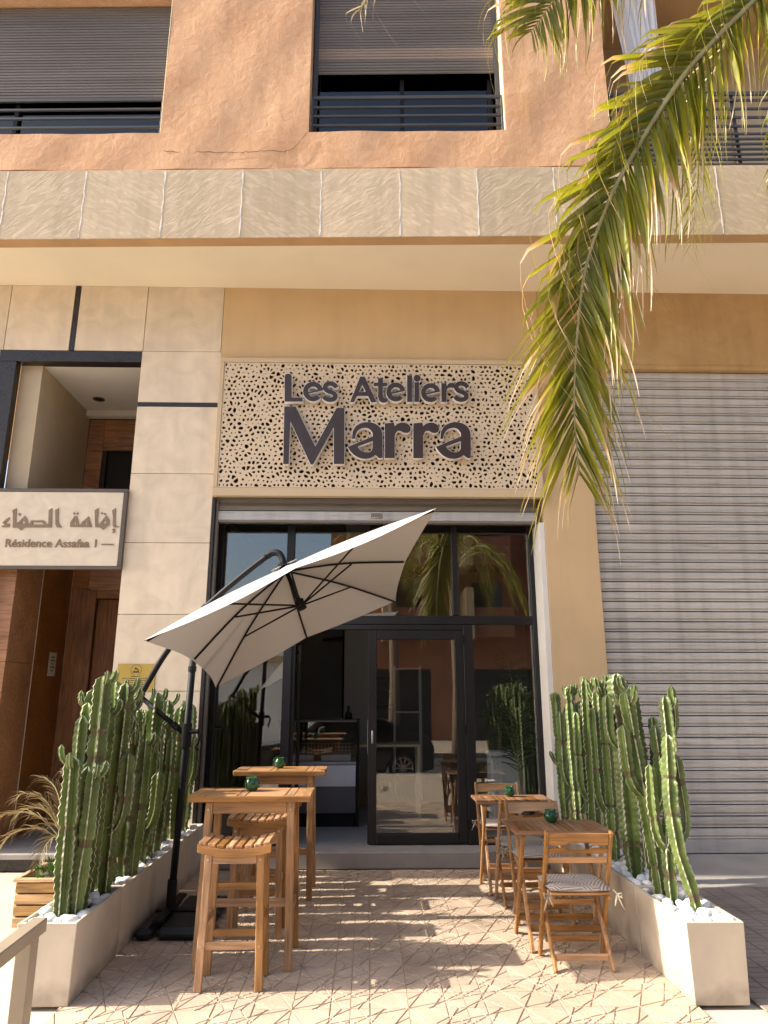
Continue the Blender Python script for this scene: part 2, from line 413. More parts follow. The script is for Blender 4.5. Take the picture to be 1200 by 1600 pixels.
def add_streaks(m, amount, sc=(7, 7, .55), lo=.45, hi=.72):
    """uneven weathering: vertical run marks over the base colour"""
    n, l = m.node_tree.nodes, m.node_tree.links
    p = n['Principled BSDF']; src = p.inputs['Base Color'].links[0].from_socket
    g = n.new('ShaderNodeNewGeometry'); mp = n.new('ShaderNodeMapping'); mp.inputs['Scale'].default_value = sc
    l.new(g.outputs['Position'], mp.inputs[0])
    nz = n.new('ShaderNodeTexNoise'); nz.inputs['Scale'].default_value = 1; nz.inputs['Detail'].default_value = 6; l.new(mp.outputs[0], nz.inputs['Vector'])
    mr = n.new('ShaderNodeMapRange'); mr.inputs[1].default_value = lo; mr.inputs[2].default_value = hi; mr.inputs[3].default_value = 1; mr.inputs[4].default_value = 1 - amount
    l.new(nz.outputs[0], mr.inputs[0])
    hv = n.new('ShaderNodeHueSaturation'); l.new(mr.outputs[0], hv.inputs['Value']); l.new(src, hv.inputs['Color']); l.new(hv.outputs[0], p.inputs['Base Color'])
for k_, a_ in (('orange_plaster', .12), ('ochre_plaster', .12), ('band_a', .14), ('band_b', .14), ('trav', .08), ('tan_paint', .05), ('galv', .22), ('galv_bar', .2)):
    add_streaks(M[k_], a_)
add_streaks(M['tile'], .22, (1.3, 1.3, 1), .5, .75)
add_streaks(M['concrete'], .25, (.9, .9, 1), .5, .75)

# ------------------------------------------------------------------ mesh helpers
class MB:
    def __init__(s): s.v = []; s.f = []; s.m = []; s.cur = 0
    def add(s, vs, fs, mi=None):
        b = len(s.v); s.v += [tuple(v) for v in vs]
        for f in fs: s.f.append(tuple(b + i for i in f)); s.m.append(s.cur if mi is None else mi)
        return s
    def box(s, x0, x1, y0, y1, z0, z1, mi=None):
        vs = [(x0, y0, z0), (x1, y0, z0), (x1, y1, z0), (x0, y1, z0), (x0, y0, z1), (x1, y0, z1), (x1, y1, z1), (x0, y1, z1)]
        return s.add(vs, [(3, 2, 1, 0), (4, 5, 6, 7), (0, 1, 5, 4), (1, 2, 6, 5), (2, 3, 7, 6), (3, 0, 4, 7)], mi)
    def bar(s, p, q, w, d, side=(1, 0, 0), mi=None):
        """box between p and q, w along side, d across"""
        p, q = Vector(p), Vector(q); t = (q - p).normalized()
        a = Vector(side); a = (a - a.dot(t) * t).normalized(); b = t.cross(a)
        vs = []
        for c in (p, q):
            for i, j in ((-1, -1), (1, -1), (1, 1), (-1, 1)):
                vs.append(c + a * w / 2 * i + b * d / 2 * j)
        return s.add(vs, [(3, 2, 1, 0), (4, 5, 6, 7), (0, 1, 5, 4), (1, 2, 6, 5), (2, 3, 7, 6), (3, 0, 4, 7)], mi)
    def tube(s, pts, r, n=8, cap=True, mi=None):
        pts = [Vector(p) for p in pts]; k = len(pts)
        rs = r if isinstance(r, (list, tuple)) else [r] * k
        t0 = (pts[1] - pts[0]).normalized()
        a = t0.orthogonal().normalized(); vs = []
        for i in range(k):
            t = (pts[min(i + 1, k - 1)] - pts[max(i - 1, 0)]).normalized()
            a = (a - a.dot(t) * t).normalized(); b = t.cross(a)
            for j in range(n):
                w = 2 * math.pi * j / n
                vs.append(pts[i] + (a * math.cos(w) + b * math.sin(w)) * rs[i])
        fs = [(i * n + j, i * n + (j + 1) % n, (i + 1) * n + (j + 1) % n, (i + 1) * n + j) for i in range(k - 1) for j in range(n)]
        if cap: fs += [tuple(range(n - 1, -1, -1)), tuple((k - 1) * n + j for j in range(n))]
        return s.add(vs, fs, mi)
    def lathe(s, prof, c=(0, 0, 0), n=20, mi=None):
        vs = [(c[0] + r * math.cos(2 * math.pi * j / n), c[1] + r * math.sin(2 * math.pi * j / n), c[2] + z) for r, z in prof for j in range(n)]
        k = len(prof)
        fs = [(i * n + j, i * n + (j + 1) % n, (i + 1) * n + (j + 1) % n, (i + 1) * n + j) for i in range(k - 1) for j in range(n)]
        return s.add(vs, fs, mi)
    def prism(s, poly, fn, a, b, mi=None):
        """polygon (u,v) between depths a and b; fn(u,v,d) -> xyz"""
        n = len(poly)
        vs = [fn(u, v, a) for u, v in poly] + [fn(u, v, b) for u, v in poly]
        fs = [tuple(range(n - 1, -1, -1)), tuple(range(n, 2 * n))] + [(i, (i + 1) % n, n + (i + 1) % n, n + i) for i in range(n)]
        return s.add(vs, fs, mi)
    def mesh(s, name, mats, bevel=0, smooth=False, fix=True):
        me = bpy.data.meshes.new(name); me.from_pydata(s.v, [], s.f)
        ml = mats if isinstance(mats, (list, tuple)) else [mats]
        for m in ml: me.materials.append(m)
        if len(ml) > 1: me.polygons.foreach_set('material_index', s.m)
        if bevel or fix:
            bm = bmesh.new(); bm.from_mesh(me)
            if fix: bmesh.ops.recalc_face_normals(bm, faces=bm.faces)
            if bevel: bmesh.ops.bevel(bm, geom=list(bm.edges), offset=bevel, segments=1, affect='EDGES', profile=.5, clamp_overlap=True)
            bm.to_mesh(me); bm.free()
        if smooth: me.polygons.foreach_set('use_smooth', [True] * len(me.polygons))
        me.update()
        return me
    def build(s, name, mats, parent=None, bevel=0, smooth=False, fix=True):
        return link(name, s.mesh(name, mats, bevel, smooth, fix), parent)

def link(name, me, parent=None):
    o = bpy.data.objects.new(name, me); C.objects.link(o)
    if parent: o.parent = parent
    return o
def tag(o, label=None, cat=None, group=None, kind=None):
    if label: o['label'] = label
    if cat: o['category'] = cat
    if group: o['group'] = group
    if kind: o['kind'] = kind
    return o
def thing(name, label, cat, loc=(0, 0, 0), rz=0, group=None):
    o = bpy.data.objects.new(name, None); C.objects.link(o)
    o.location = loc; o.rotation_euler = (0, 0, rz); o.empty_display_size = .1
    return tag(o, label, cat, group)
def dup(root, loc, rz=0, label=None, group=None):
    r = root.copy(); C.objects.link(r); r.location = loc; r.rotation_euler = (0, 0, rz)
    if label: r['label'] = label
    if group: r['group'] = group
    for ch in list(root.children):
        c = ch.copy(); C.objects.link(c); c.parent = r
        for g in list(ch.children):
            d = g.copy(); C.objects.link(d); d.parent = c
    return r
def bx(name, m, parent, x0, x1, y0, y1, z0, z1, bevel=0.003):
    return MB().box(x0, x1, y0, y1, z0, z1).build(name, m, parent, bevel)

def clip(poly, a, b, c):
    """keep a*x+b*y<=c"""
    out = []
    for i in range(len(poly)):
        p, q = poly[i], poly[(i + 1) % len(poly)]
        dp, dq = a * p[0] + b * p[1] - c, a * q[0] + b * q[1] - c
        if dp <= 0: out.append(p)
        if (dp < 0 < dq) or (dq < 0 < dp):
            t = dp / (dp - dq); out.append((p[0] + t * (q[0] - p[0]), p[1] + t * (q[1] - p[1])))
    return out
def area(p): return .5 * sum(p[i][0] * p[(i + 1) % len(p)][1] - p[(i + 1) % len(p)][0] * p[i][1] for i in range(len(p)))
def inset(poly, d):
    if area(poly) < 0: poly = poly[::-1]
    out = poly
    for i in range(len(poly)):
        p, q = poly[i], poly[(i + 1) % len(poly)]
        nx, ny = (q[1] - p[1]), -(q[0] - p[0]); L = math.hypot(nx, ny)
        if L < 1e-6: continue
        nx /= L; ny /= L
        out = clip(out, nx, ny, nx * p[0] + ny * p[1] - d)
        if len(out) < 3: return []
    return out
def curve_mesh(name, splines, depth, off=0):
    """filled 2D outlines (holes by even-odd) extruded to depth; returns a mesh in the xy plane"""
    cu = bpy.data.curves.new(name, 'CURVE'); cu.dimensions = '2D'; cu.fill_mode = 'BOTH'; cu.extrude = depth / 2; cu.offset = off
    for sp in splines:
        s = cu.splines.new('POLY'); s.points.add(len(sp) - 1); s.use_cyclic_u = True
        for i, (x, y) in enumerate(sp): s.points[i].co = (x, y, 0, 1)
    o = bpy.data.objects.new(name, cu); C.objects.link(o)
    me = bpy.data.meshes.new_from_object(o.evaluated_get(bpy.context.evaluated_depsgraph_get()))
    bpy.data.objects.remove(o); bpy.data.curves.remove(cu); me.name = name
    return me
def place_flat(name, me, mats, parent, origin, ax, ay):
    """put a mesh drawn in xy at origin with x->ax, y->ay"""
    ax, ay = Vector(ax).normalized(), Vector(ay).normalized(); az = ax.cross(ay)
    mt = Matrix((ax, ay, az)).transposed().to_4x4(); mt.translation = Vector(origin)
    me.transform(mt); me.materials.clear()
    me.materials.append(mats)
    return link(name, me, parent)
def text_mesh(txt, size, depth, bold=0.0):
    cu = bpy.data.curves.new('text', 'FONT'); cu.body = txt; cu.size = size; cu.extrude = depth / 2; cu.offset = bold
    cu.align_x = 'LEFT'
    o = bpy.data.objects.new('text', cu); C.objects.link(o)
    me = bpy.data.meshes.new_from_object(o.evaluated_get(bpy.context.evaluated_depsgraph_get()))
    bpy.data.objects.remove(o); bpy.data.curves.remove(cu)
    return me

def split_letters(me, gap=0.0):
    """one mesh of text -> a mesh per character (dots and accents stay with their letter)"""
    bm = bmesh.new(); bm.from_mesh(me); seen = set(); isl = []
    for v in bm.verts:
        if v.index in seen: continue
        st_, grp = [v], []
        seen.add(v.index)
        while st_:
            w = st_.pop(); grp.append(w)
            for e in w.link_edges:
                o = e.other_vert(w)
                if o.index not in seen: seen.add(o.index); st_.append(o)
        isl.append((min(w.co.x for w in grp), max(w.co.x for w in grp), [w.index for w in grp]))
    bm.free(); isl.sort(); out = []
    for a, b, g_ in isl:
        if out and (a < out[-1][1] - .35 * (b - a)): out[-1][1] = max(b, out[-1][1]); out[-1][2] += g_
        else: out.append([a, b, list(g_)])
    res = []
    for a, b, g_ in out:
        idx = {v: i for i, v in enumerate(g_)}
        m = bpy.data.meshes.new('letter'); m.from_pydata([me.vertices[v].co[:] for v in g_], [], [[idx[v] for v in p.vertices] for p in me.polygons if p.vertices[0] in idx]); res.append(m)
    return res
F = -.35          # facade face; the shop glass stands at y = 0

# ------------------------------------------------------------------ ground
def sheet(name, m, x0, x1, y0, y1, z, label=None):
    o = MB().add([(x0, y0, z), (x1, y0, z), (x1, y1, z), (x0, y1, z)], [(0, 1, 2, 3)]).build(name, m, fix=False)
    return tag(o, label, None, None, 'structure')
ground = sheet('ground', M['concrete'], -150, 150, -8.35, 60, -.016)
pav = bpy.data.objects.new('pavement', None); C.objects.link(pav); tag(pav, 'pink beige relief tile pavement between the planters', None, None, 'structure')
P = .3175
def tile_mesh(name, lines, p, m, groove, base=-.012, h=.005):
    o_ = groove - .0004
    cells = [[(-o_, -o_), (p + o_, -o_), (p + o_, p + o_), (-o_, p + o_)]]
    for a, b, c in lines:
        nxt = []
        for q in cells:
            for sgn in (1, -1):
                r = clip(q, sgn * a, sgn * b, sgn * c)
                if len(r) >= 3 and abs(area(r)) > 1e-6: nxt.append(r)
        cells = nxt
    mb = MB()
    g = .0012
    mb.add([(g, g, 0), (p - g, g, 0), (p - g, p - g, 0), (g, p - g, 0), (g, g, base), (p - g, g, base), (p - g, p - g, base), (g, p - g, base)],
           [(0, 1, 2, 3), (4, 5, 1, 0), (5, 6, 2, 1), (6, 7, 3, 2), (7, 4, 0, 3)], 1)
    for q in cells:
        a, b = inset(q, groove), inset(q, groove + .0022)
        if len(a) < 3 or len(b) < 3 or len(a) != len(b): 
            if len(b) >= 3: a = b
            else: continue
        n = len(a)
        mb.add([(x, y, .0004) for x, y in a] + [(x, y, h) for x, y in b], [tuple(range(n, 2 * n))] + [(i, (i + 1) % n, n + (i + 1) % n, n + i) for i in range(n)])
    return mb.mesh(name, m, fix=False)
t1, t2 = math.tan(R(22.5)), math.tan(R(67.5))
star = [(t1, -1, 0), (t2, -1, 0), (1, 1, P * 1.02), (1, 0, P * .66), (0, 1, P * .66), (1, -1, P * .36), (1, -1, -P * .36), (1, 1, P * 1.5), (t1, -1, P * .42), (t2, -1, P * 1.0), (1, t1, P * .86), (t1, 1, P * .86)]
tile_me = tile_mesh('tile', star, P, [M['tile'], M['groove_shade']], .0030, h=.0058)
ROT = {(0, 0): 0, (1, 0): 1, (1, 1): 2, (0, 1): 3}
nx0, nx1 = -6, 6
X0 = -.400 - 4 * P
def lay(par, me, m, x0, y0, nx, ny):
    for i in range(nx):
        for j in range(ny):
            o = link('tile', me, par)
            k = ROT[(i % 2, j % 2)]
            ox = x0 + i * P + (P if k in (1, 2) else 0); oy = y0 + j * P + (P if k in (2, 3) else 0)
            o.location = (ox, oy, 0); o.rotation_euler = (0, 0, k * math.pi / 2)
Y0 = -3.59 - 2 * P
lay(pav, tile_me, None, X0, Y0, 11, 12)
# rows in front of the picture that only show in reflections: one joined piece
mb = MB()
g = MB().add([(X0 - 3.6, -8.35, -.004), (X0 + 8, -8.35, -.004), (X0 + 8, Y0, -.004), (X0 - 3.6, Y0, -.004)], [(0, 1, 2, 3)])
def brick_mat():
    m, n, l, p = new_mat('sunlit street paving')
    tc = n.new('ShaderNodeTexCoord'); br = n.new('ShaderNodeTexBrick'); br.inputs['Scale'].default_value = 1
    br.inputs['Brick Width'].default_value = .16; br.inputs['Row Height'].default_value = .08; br.inputs['Mortar Size'].default_value = .009
    br.inputs['Color1'].default_value = (.50, .40, .29, 1); br.inputs['Color2'].default_value = (.58, .47, .35, 1); br.inputs['Mortar'].default_value = (.13, .10, .07, 1)
    l.new(tc.outputs['Object'], br.inputs[0]); l.new(br.outputs[0], p.inputs['Base Color']); p.inputs['Roughness'].default_value = .8
    return m
M['brick'] = brick_mat()
fp = g.build('pavement_front', M['brick'], None, fix=False); tag(fp, None, None, None, 'structure')
# wavy tiles right of the right planters
wp = bpy.data.objects.new('side_pavement', None); C.objects.link(wp); tag(wp, 'dark wavy tile pavement in front of the roller shutter', None, None, 'structure')
def wave_mesh(p):
    mb = MB(); gv = .004
    mb.add([(0.001, .001, 0), (p - .001, .001, 0), (p - .001, p - .001, 0), (.001, p - .001, 0)], [(0, 1, 2, 3)])
    n = 8; rows = 4; cols = 2
    for c in range(cols):
        for r in range(rows):
            def edge(v, d): return [(x, v + .012 * math.sin(2 * math.pi * x / p)) for x in d]
            xa, xb = c * p / cols + gv, (c + 1) * p / cols - gv
            xs = [xa + (xb - xa) * i / 4 for i in range(5)]
            lo = edge(r * p / rows + gv, xs); hi = edge((r + 1) * p / rows - gv, xs)
            q = [(x, min(max(y, .001), p - .001)) for x, y in lo + hi[::-1]]
            k = len(q); cx = sum(a for a, b in q) / k; cy = sum(b for a, b in q) / k
            top = [(x + (cx - x) * .03, y + (cy - y) * .06) for x, y in q]
            mb.add([(x, y, .0004) for x, y in q] + [(x, y, .006) for x, y in top], [tuple(range(k, 2 * k))] + [(i, (i + 1) % k, k + (i + 1) % k, k + i) for i in range(k)])
    return mb.mesh('tile', M['wave'], fix=False)
wme = wave_mesh(P)
for i in range(7):
    for j in range(9):
        o = link('tile', wme, wp); o.location = (2.16 + i * P, -3.99 + j * P, 0)
tag(MB().add([(2.13, -1.13, .004), (9, -1.13, .004), (9, F + .02, .108), (2.13, F + .02, .108), (9, F + .4, .108), (2.13, F + .4, .108)], [(0, 1, 2, 3), (3, 2, 4, 5)]).build('concrete_strip', M['strip'], None, fix=False), None, None, None, 'structure')
# street behind the camera
sheet('road', M['asphalt'], -150, 150, -15.5, -8.35, -.25)
tag(bx('kerb', M['strip'], None, -60, 60, -8.5, -8.3, -.3, .0, .01), None, None, None, 'structure')
sheet('far_pavement', M['brick'], -150, 150, -60, -15.5, -.1)

# ------------------------------------------------------------------ building: ground floor
bld = thing('apartment_building', 'ochre apartment building with the cafe on its ground floor', 'building')
def wall(name, m, x0, x1, y0, y1, z0, z1, bevel=.003): return bx(name, m, bld, x0, x1, y0, y1, z0, z1, bevel)
ZS = 6.41
wall('fascia_wall', M['tan_paint'], -1.742, 2.02, F, F + .3, 5.452, ZS)
wall('fascia_wall', M['ochre_plaster'], 2.023, 9, F - .004, F + .3, 5.446, ZS)
wall('fascia_ledge', M['ochre_plaster'], 2.56, 9, F - .012, F + .1, 5.39, 5.444, .004)
wall('pilaster', M['tan_paint'], 1.962, 2.543, F - .002, F + .6, 0, 5.444, .004)
wall('side_wall', M['tan_paint'], 6.25, 9, F, F + .3, 0, 5.444)
# left pillar: limestone slabs over a core
wall('pillar_core', M['mortar'], -2.645, -1.745, F + .03, F + .5, 0, 5.55, 0)
zj = [0.0, .215, .973, 1.695, 2.489, 3.268, 4.059, 4.866]
for a, b in zip(zj[:-1], zj[1:]):
    wall('stone_panel', M['trav'], -2.658, -1.735, F, F + .028, a + .003, b - .003, .002)
wall('stone_panel', M['trav'], -2.658, -1.735, F, F + .028, 4.918, 5.557, .002)
wall('dark_strip', M['dark_marble'], -2.655, -1.742, F - .004, F + .02, 4.87, 4.914, .002)
wall('pillar_reveal', M['dark_marble'], -2.66, -2.648, F + .0285, F + .48, 0, 5.545, 0)
# upper row over the entrance
for a, b in ((-6.0, -5.15), (-5.147, -4.273), (-4.27, -3.517), (-3.453, -2.655), (-2.652, -1.745)):
    wall('stone_panel', M['trav'], a + .002, b - .002, F, F + .028, 5.562, ZS - .002, .002)
wall('dark_strip', M['dark_marble'], -3.513, -3.457, F - .003, F + .02, 5.562, ZS - .002, .002)
wall('entrance_lintel', M['dark_marble'], -4.30, -2.662, F + .002, F + .15, 5.42, 5.556, .003)
wall('lintel_core', M['mortar'], -6, -1.75, F + .03, F + .3, 5.56, ZS, 0)
wall('entrance_frame', M['dark_marble'], -4.30, -4.10, F + .004, F + .12, .15, 5.416, .003)
wall('stone_panel', M['trav'], -5.2, -4.304, F, F + .3, 0, 5.556, .003)
wall('stone_panel', M['trav'], -6.5, -5.204, F, F + .3, 0, 5.556, .003)
# entrance hall
wall('entrance_wall', M['beige_int'], -4.1, -3.85, F + .13, 1.25, 3.75, 5.42, 0)
wall('entrance_ceiling', M['ceil_int'], -4.1, -2.5, F + .16, 1.4, 5.425, 5.5, 0)
wall('ceiling_cornice', M['ceil_int'], -3.848, -2.66, 1.12, 1.24, 5.34, 5.422, .004)
wall('entrance_floor', M['strip'], -5.2, -2.66, F - .02, 1.4, .10, .15, .006)
wall('entrance_riser', M['dark_marble'], -5.2, -2.66, F - .008, F + .05, 0, .099, .003)
for y0, y1 in ((F + .13, .415), (.42, 1.25)):
    wall('wood_panel', M['panel_wood_x'], -4.1, -3.84, y0, y1, .152, 2.0, .002)
    wall('wood_panel', M['panel_wood_x'], -4.1, -3.84, y0, y1, 2.004, 3.745, .002)
wall('steel_trim', M['galv_bar'], -3.842, -3.834, .413, .422, .152, 3.74, 0)
for z0, z1 in ((4.62, 5.33), (3.0, 3.8), (3.804, 4.616)):
    wall('wood_panel', M['panel_wood_x'], -3.838, -3.63, 1.25, 1.3, z0, z1, .002)
wall('wood_panel', M['panel_wood_x'], -3.626, -2.5, 1.25, 1.3, 4.89, 5.33, .002)
wall('wood_panel', M['panel_wood_x'], -3.626, -2.5, 1.25, 1.3, 2.97, 3.9, .002)
wall('dark_opening', M['sign_dark'], -3.626, -2.5, 1.34, 1.36, 3.9, 4.89, 0)
fr = wall('opening_frame', M['dark_marble'], -3.62, -3.57, 1.26, 1.33, 3.903, 4.887, .003)
wall('wood_panel', M['panel_wood_z'], -3.838, -3.60, 1.25, 1.3, .152, 2.996, .002)
ed = wall('entrance_door', M['panel_wood_z'], -3.50, -2.62, 1.30, 1.34, .152, 2.86, .003)
bx('door_frame', M['panel_wood_z'], ed, -3.598, -3.505, 1.235, 1.33, .152, 2.966, .004)
bx('door_frame', M['panel_wood_x'], ed, -3.503, -2.5, 1.235, 1.33, 2.87, 2.966, .004)
bx('handle', M['galv_bar'], ed, -3.44, -3.42, 1.26, 1.298, 1.2, 1.36, .004)
wall('back_core', M['sign_dark'], -4.2, -2.4, 1.37, 1.45, .1, 5.5, 0)
wall('side_core', M['sign_dark'], -2.64, -2.5, F + .51, 1.24, .15, 5.41, 0)
dl = thing('downlight', 'small round recessed downlight in the entrance ceiling', 'light', (-3.55, .75, 5.424))
MB().lathe([(.075, 0), (.078, -.006), (.055, -.008), (.05, .0)], n=20).build('ring', M['grey_alu'], dl, smooth=True)
MB().lathe([(.05, -.001), (.0005, -.001)], n=20).build('lens', M['black_metal'], dl)
no = thing('paper_notice', 'white printed paper notice taped to the wood entrance panel', 'notice', (-3.837, .92, 2.02))
bx('sheet', M['paper'], no, 0, .003, -.10, .10, -.14, .14, 0)
mb = MB()
for k in range(5):
    w = (.10, .12, .05, .13, .08)[k]
    mb.box(.0031, .0042, -w / 2, w / 2, .085 - k * .04 - .006, .085 - k * .04 + .006)
mb.build('print', M['ink'], no, fix=False)

# soffit + shop interior structure
wall('step', M['step'], -1.735, 1.962, F - .005, 0.12, 0, .15, .006)
wall('shop_floor', M['floor_int'], -2.3, 3.0, .121, 5.6, .05, .146, 0)
wall('shop_wall', M['wall_int'], -2.3, 3.0, 5.6, 5.8, .05, 4.6, 0)
wall('shop_wall', M['wall_int'], -2.4, -2.3, .1, 5.6, .05, 4.6, 0)
wall('shop_wall', M['wall_int'], 3.0, 3.1, .1, 5.6, .05, 4.6, 0)
wall('shop_ceiling', M['ceil_shop'], -2.3, 3.0, .1, 5.6, 4.5, 4.6, 0)
wall('shop_wall', M['wall_int'], -2.3, -1.80, .1, .16, .15, 4.5, 0)
wall('shop_wall', M['wall_int'], 2.0, 3.0, .26, .30, .15, 4.5, 0)
wall('lintel', M['tan_paint'], -1.735, 1.96, -.05, .2, 3.68, 5.44, 0)
wall('jamb', M['white_jamb'], 1.898, 1.960, F + .003, .1, .152, 3.52, .003)
wall('jamb', M['dark_marble'], -1.733, -1.70, F + .002, .1, .152, 3.78, .003)
wall('interior_partition', M['wall_int'], -.35, .02, 3.0, 3.1, .15, 4.5, 0)

# ------------------------------------------------------------------ building: overhanging upper storey (turned 1.9 degrees)
upr = bpy.data.objects.new('upper_storey', None); C.objects.link(upr); upr.parent = bld
upr.location = (0, -1.385, 0); upr.rotation_euler = (0, 0, R(-1.9))
def ub(name, m, x0, x1, y0, y1, z0, z1, bevel=.003): return bx(name, m, upr, x0, x1, y0, y1, z0, z1, bevel)
ub('soffit', M['soffit_paint'], -9, 9, .155, 1.6, ZS, ZS + .2, 0)
ub('soffit_lip', M['lip_paint'], -9, 9, .012, .152, ZS - .012, ZS + .2, .004)
js = [-6.58, -5.72, -4.857, -3.999, -3.130, -2.256, -1.399, -.536, .323, 1.167, 2.001, 2.890, 3.766, 4.63, 5.49, 6.35]
for i, (a, b) in enumerate(zip(js[:-1], js[1:])):
    MB().box(-(b - a) / 2 + .005, (b - a) / 2 - .005, 0, .011, 0, .862).build('facing_stone', M['band_a'] if i % 2 else M['band_b'], upr, .003).location = ((a + b) / 2, 0, 6.398)
for b in js[1:-1]:
    rq = random.Random(int(b * 100)); prf = []; n = 26
    for i in range(n + 1): prf.append((b - rq.uniform(.003, .008) - .004 * math.sin(i * .9 + b), 6.41 + .84 * i / n))
    for i in range(n, -1, -1): prf.append((b + rq.uniform(.003, .009) + .004 * math.sin(i * .7 + b), 6.41 + .84 * i / n))
    MB().prism(prf, lambda u, v, d: (u, d, v), -.0018, .004).build('mortar_joint', M['mortar'], upr)
ub('facing_mortar', M['mortar'], -7, 7, .0045, .0115, 6.41, 7.255, 0)
# rendered wall pieces with slightly wavy, hand finished edges
def rendered(name, x0, x1, z0, z1, y0=.012, y1=.34):
    nx, nz = max(2, int((x1 - x0) / .12)), max(2, int((z1 - z0) / .12))
    def wob(x, z): return .006 * math.sin(x * 3.1 + z * 2.3) + .005 * math.sin(x * 7.3 - z * 4.1)
    v = []; f = []
    for j in range(nz + 1):
        for i in range(nx + 1):
            x = x0 + (x1 - x0) * i / nx; z = z0 + (z1 - z0) * j / nz
            ed = (i in (0, nx)) * 1
            v.append((x, y0 + wob(x, z), z))
    for j in range(nz):
        for i in range(nx):
            a = j * (nx + 1) + i; f.append((a, a + 1, a + nx + 2, a + nx + 1))
    n0 = len(v)
    for x in (x0, x1):
        for z in (z0, z1): v.append((x, y1, z))
    bl, tl, br, tr = n0, n0 + 1, n0 + 2, n0 + 3
    f.append(tuple([bl] + [j * (nx + 1) for j in range(nz + 1)] + [tl])[::1])
    f.append(tuple([tr] + [j * (nx + 1) + nx for j in range(nz, -1, -1)] + [br]))
    f.append(tuple([br] + [nx - i for i in range(nx + 1)] + [bl]))
    f.append(tuple([tl] + [nz * (nx + 1) + i for i in range(nx + 1)] + [tr]))
    return MB().add(v, f).build(name, M['orange_plaster'], upr, smooth=False)
ub('facing_top', M['orange_plaster'], -9, 9, .0125, .4, 7.262, 7.28, .004)
rendered('rendered_wall', -9, 2.676, 7.281, 7.760)
rendered('rendered_wall', -2.355, -.695, 7.760, 10.6)
rendered('rendered_wall', 1.512, 2.676, 7.760, 10.6)
rendered('rendered_wall', -9, -2.357, 9.81, 10.6)
rendered('rendered_wall', -9, 9, 10.602, 13.5)
ub('wall_core', M['lip_paint'], -9, 9, .42, 8, 10.604, 13.5, 0)
ub('wall_core', M['lip_paint'], -9, 2.6, .9, 8, 6.62, 10.6, 0)
crk = []
pts = [(-2.3, 7.52), (-2.05, 7.49), (-1.9, 7.505), (-1.7, 7.49), (-1.45, 7.485), (-1.3, 7.50), (-1.1, 7.51), (-.95, 7.495), (-.86, 7.53), (-.80, 7.60), (-.74, 7.70), (-.70, 7.755)]
q = []
for a, b in zip(pts[:-1], pts[1:]):
    for k in range(5):
        t = k / 5; q.append((a[0] + (b[0] - a[0]) * t, .004 + .0, a[1] + (b[1] - a[1]) * t + random.uniform(-.008, .008)))
MB().tube(q, .0024, 4).build('crack', M['soil'], upr)

def window(x0, x1, z0, z1, blind_z, mull):
    w = ub('window_frame', M['grey_alu'], x0 + .012, x0 + .062, .20, .26, z0 + .01, z1, .003)
    w.name = 'window'
    for a, b, c, d in ((x1 - .062, x1 - .012, z0 + .01, z1), (x0 + .063, x1 - .063, z0 + .01, z0 + .06)):
        bx('frame', M['grey_alu'], w, a, b, .20, .26, c, d, .003)
    for a in mull: bx('mullion', M['black_metal'], w, a - .025, a + .025, .30, .34, z0 + .06, blind_z, .003)
    bx('pane', M['glass_dark'], w, x0 + .065, x1 - .065, .345, .351, z0 + .06, z1, 0)
    bx('sill', M['reveal'], w, x0 + .002, x1 - .002, .03, .33, z0 - .02, z0 + .008, .003)
    bx('reveal', M['reveal'], w, x1 - .010, x1 + .0, .02, .34, z0 + .01, z1, .002)
    mb = MB(); z = blind_z; k = 0; mb2 = MB()
    while z < z1 - .02:
        hgt = .042
        tan = (k in (5, 6, 7, 8))
        mm = mb2 if (tan and len(mull) > 1) else mb
        mm.add([(x0 + .064, .222, z), (x1 - .064, .222, z), (x0 + .064, .212, z + .008), (x1 - .064, .212, z + .008), (x0 + .064, .211, z + hgt - .01), (x1 - .064, .211, z + hgt - .01), (x0 + .064, .222, z + hgt), (x1 - .064, .222, z + hgt)],
              [(0, 1, 3, 2), (2, 3, 5, 4), (4, 5, 7, 6)])
        z += hgt; k += 1
    s = mb.build('roller_blind', M['blind'], w, fix=False)
    if mb2.v: mb2.build('roller_blind', M['blind_tan'], w, fix=False)
    for k, zz in enumerate((8.275, 8.142, 8.022, 7.896)):
        bx('guard_rail', M['grey_alu'], w, x0 + .04, x1 - .04, .06, .085, zz - (.022 if k == 0 else .014), zz + (.022 if k == 0 else .014), .003)
    for xx in (x0 + .02, x1 - .035): bx('rail_post', M['grey_alu'], w, xx, xx + .018, .06, .085, z0 + .01, 8.297, .002)
    return w
window(-6.2, -2.36, 7.765, 9.81, 8.45, [-4.2])
window(-.695, 1.512, 7.765, 10.6, 8.76, [.36, 1.40])
ub('dark_room', M['sign_dark'], -9, 2.5, .60, .62, 7.5, 10.6, 0)
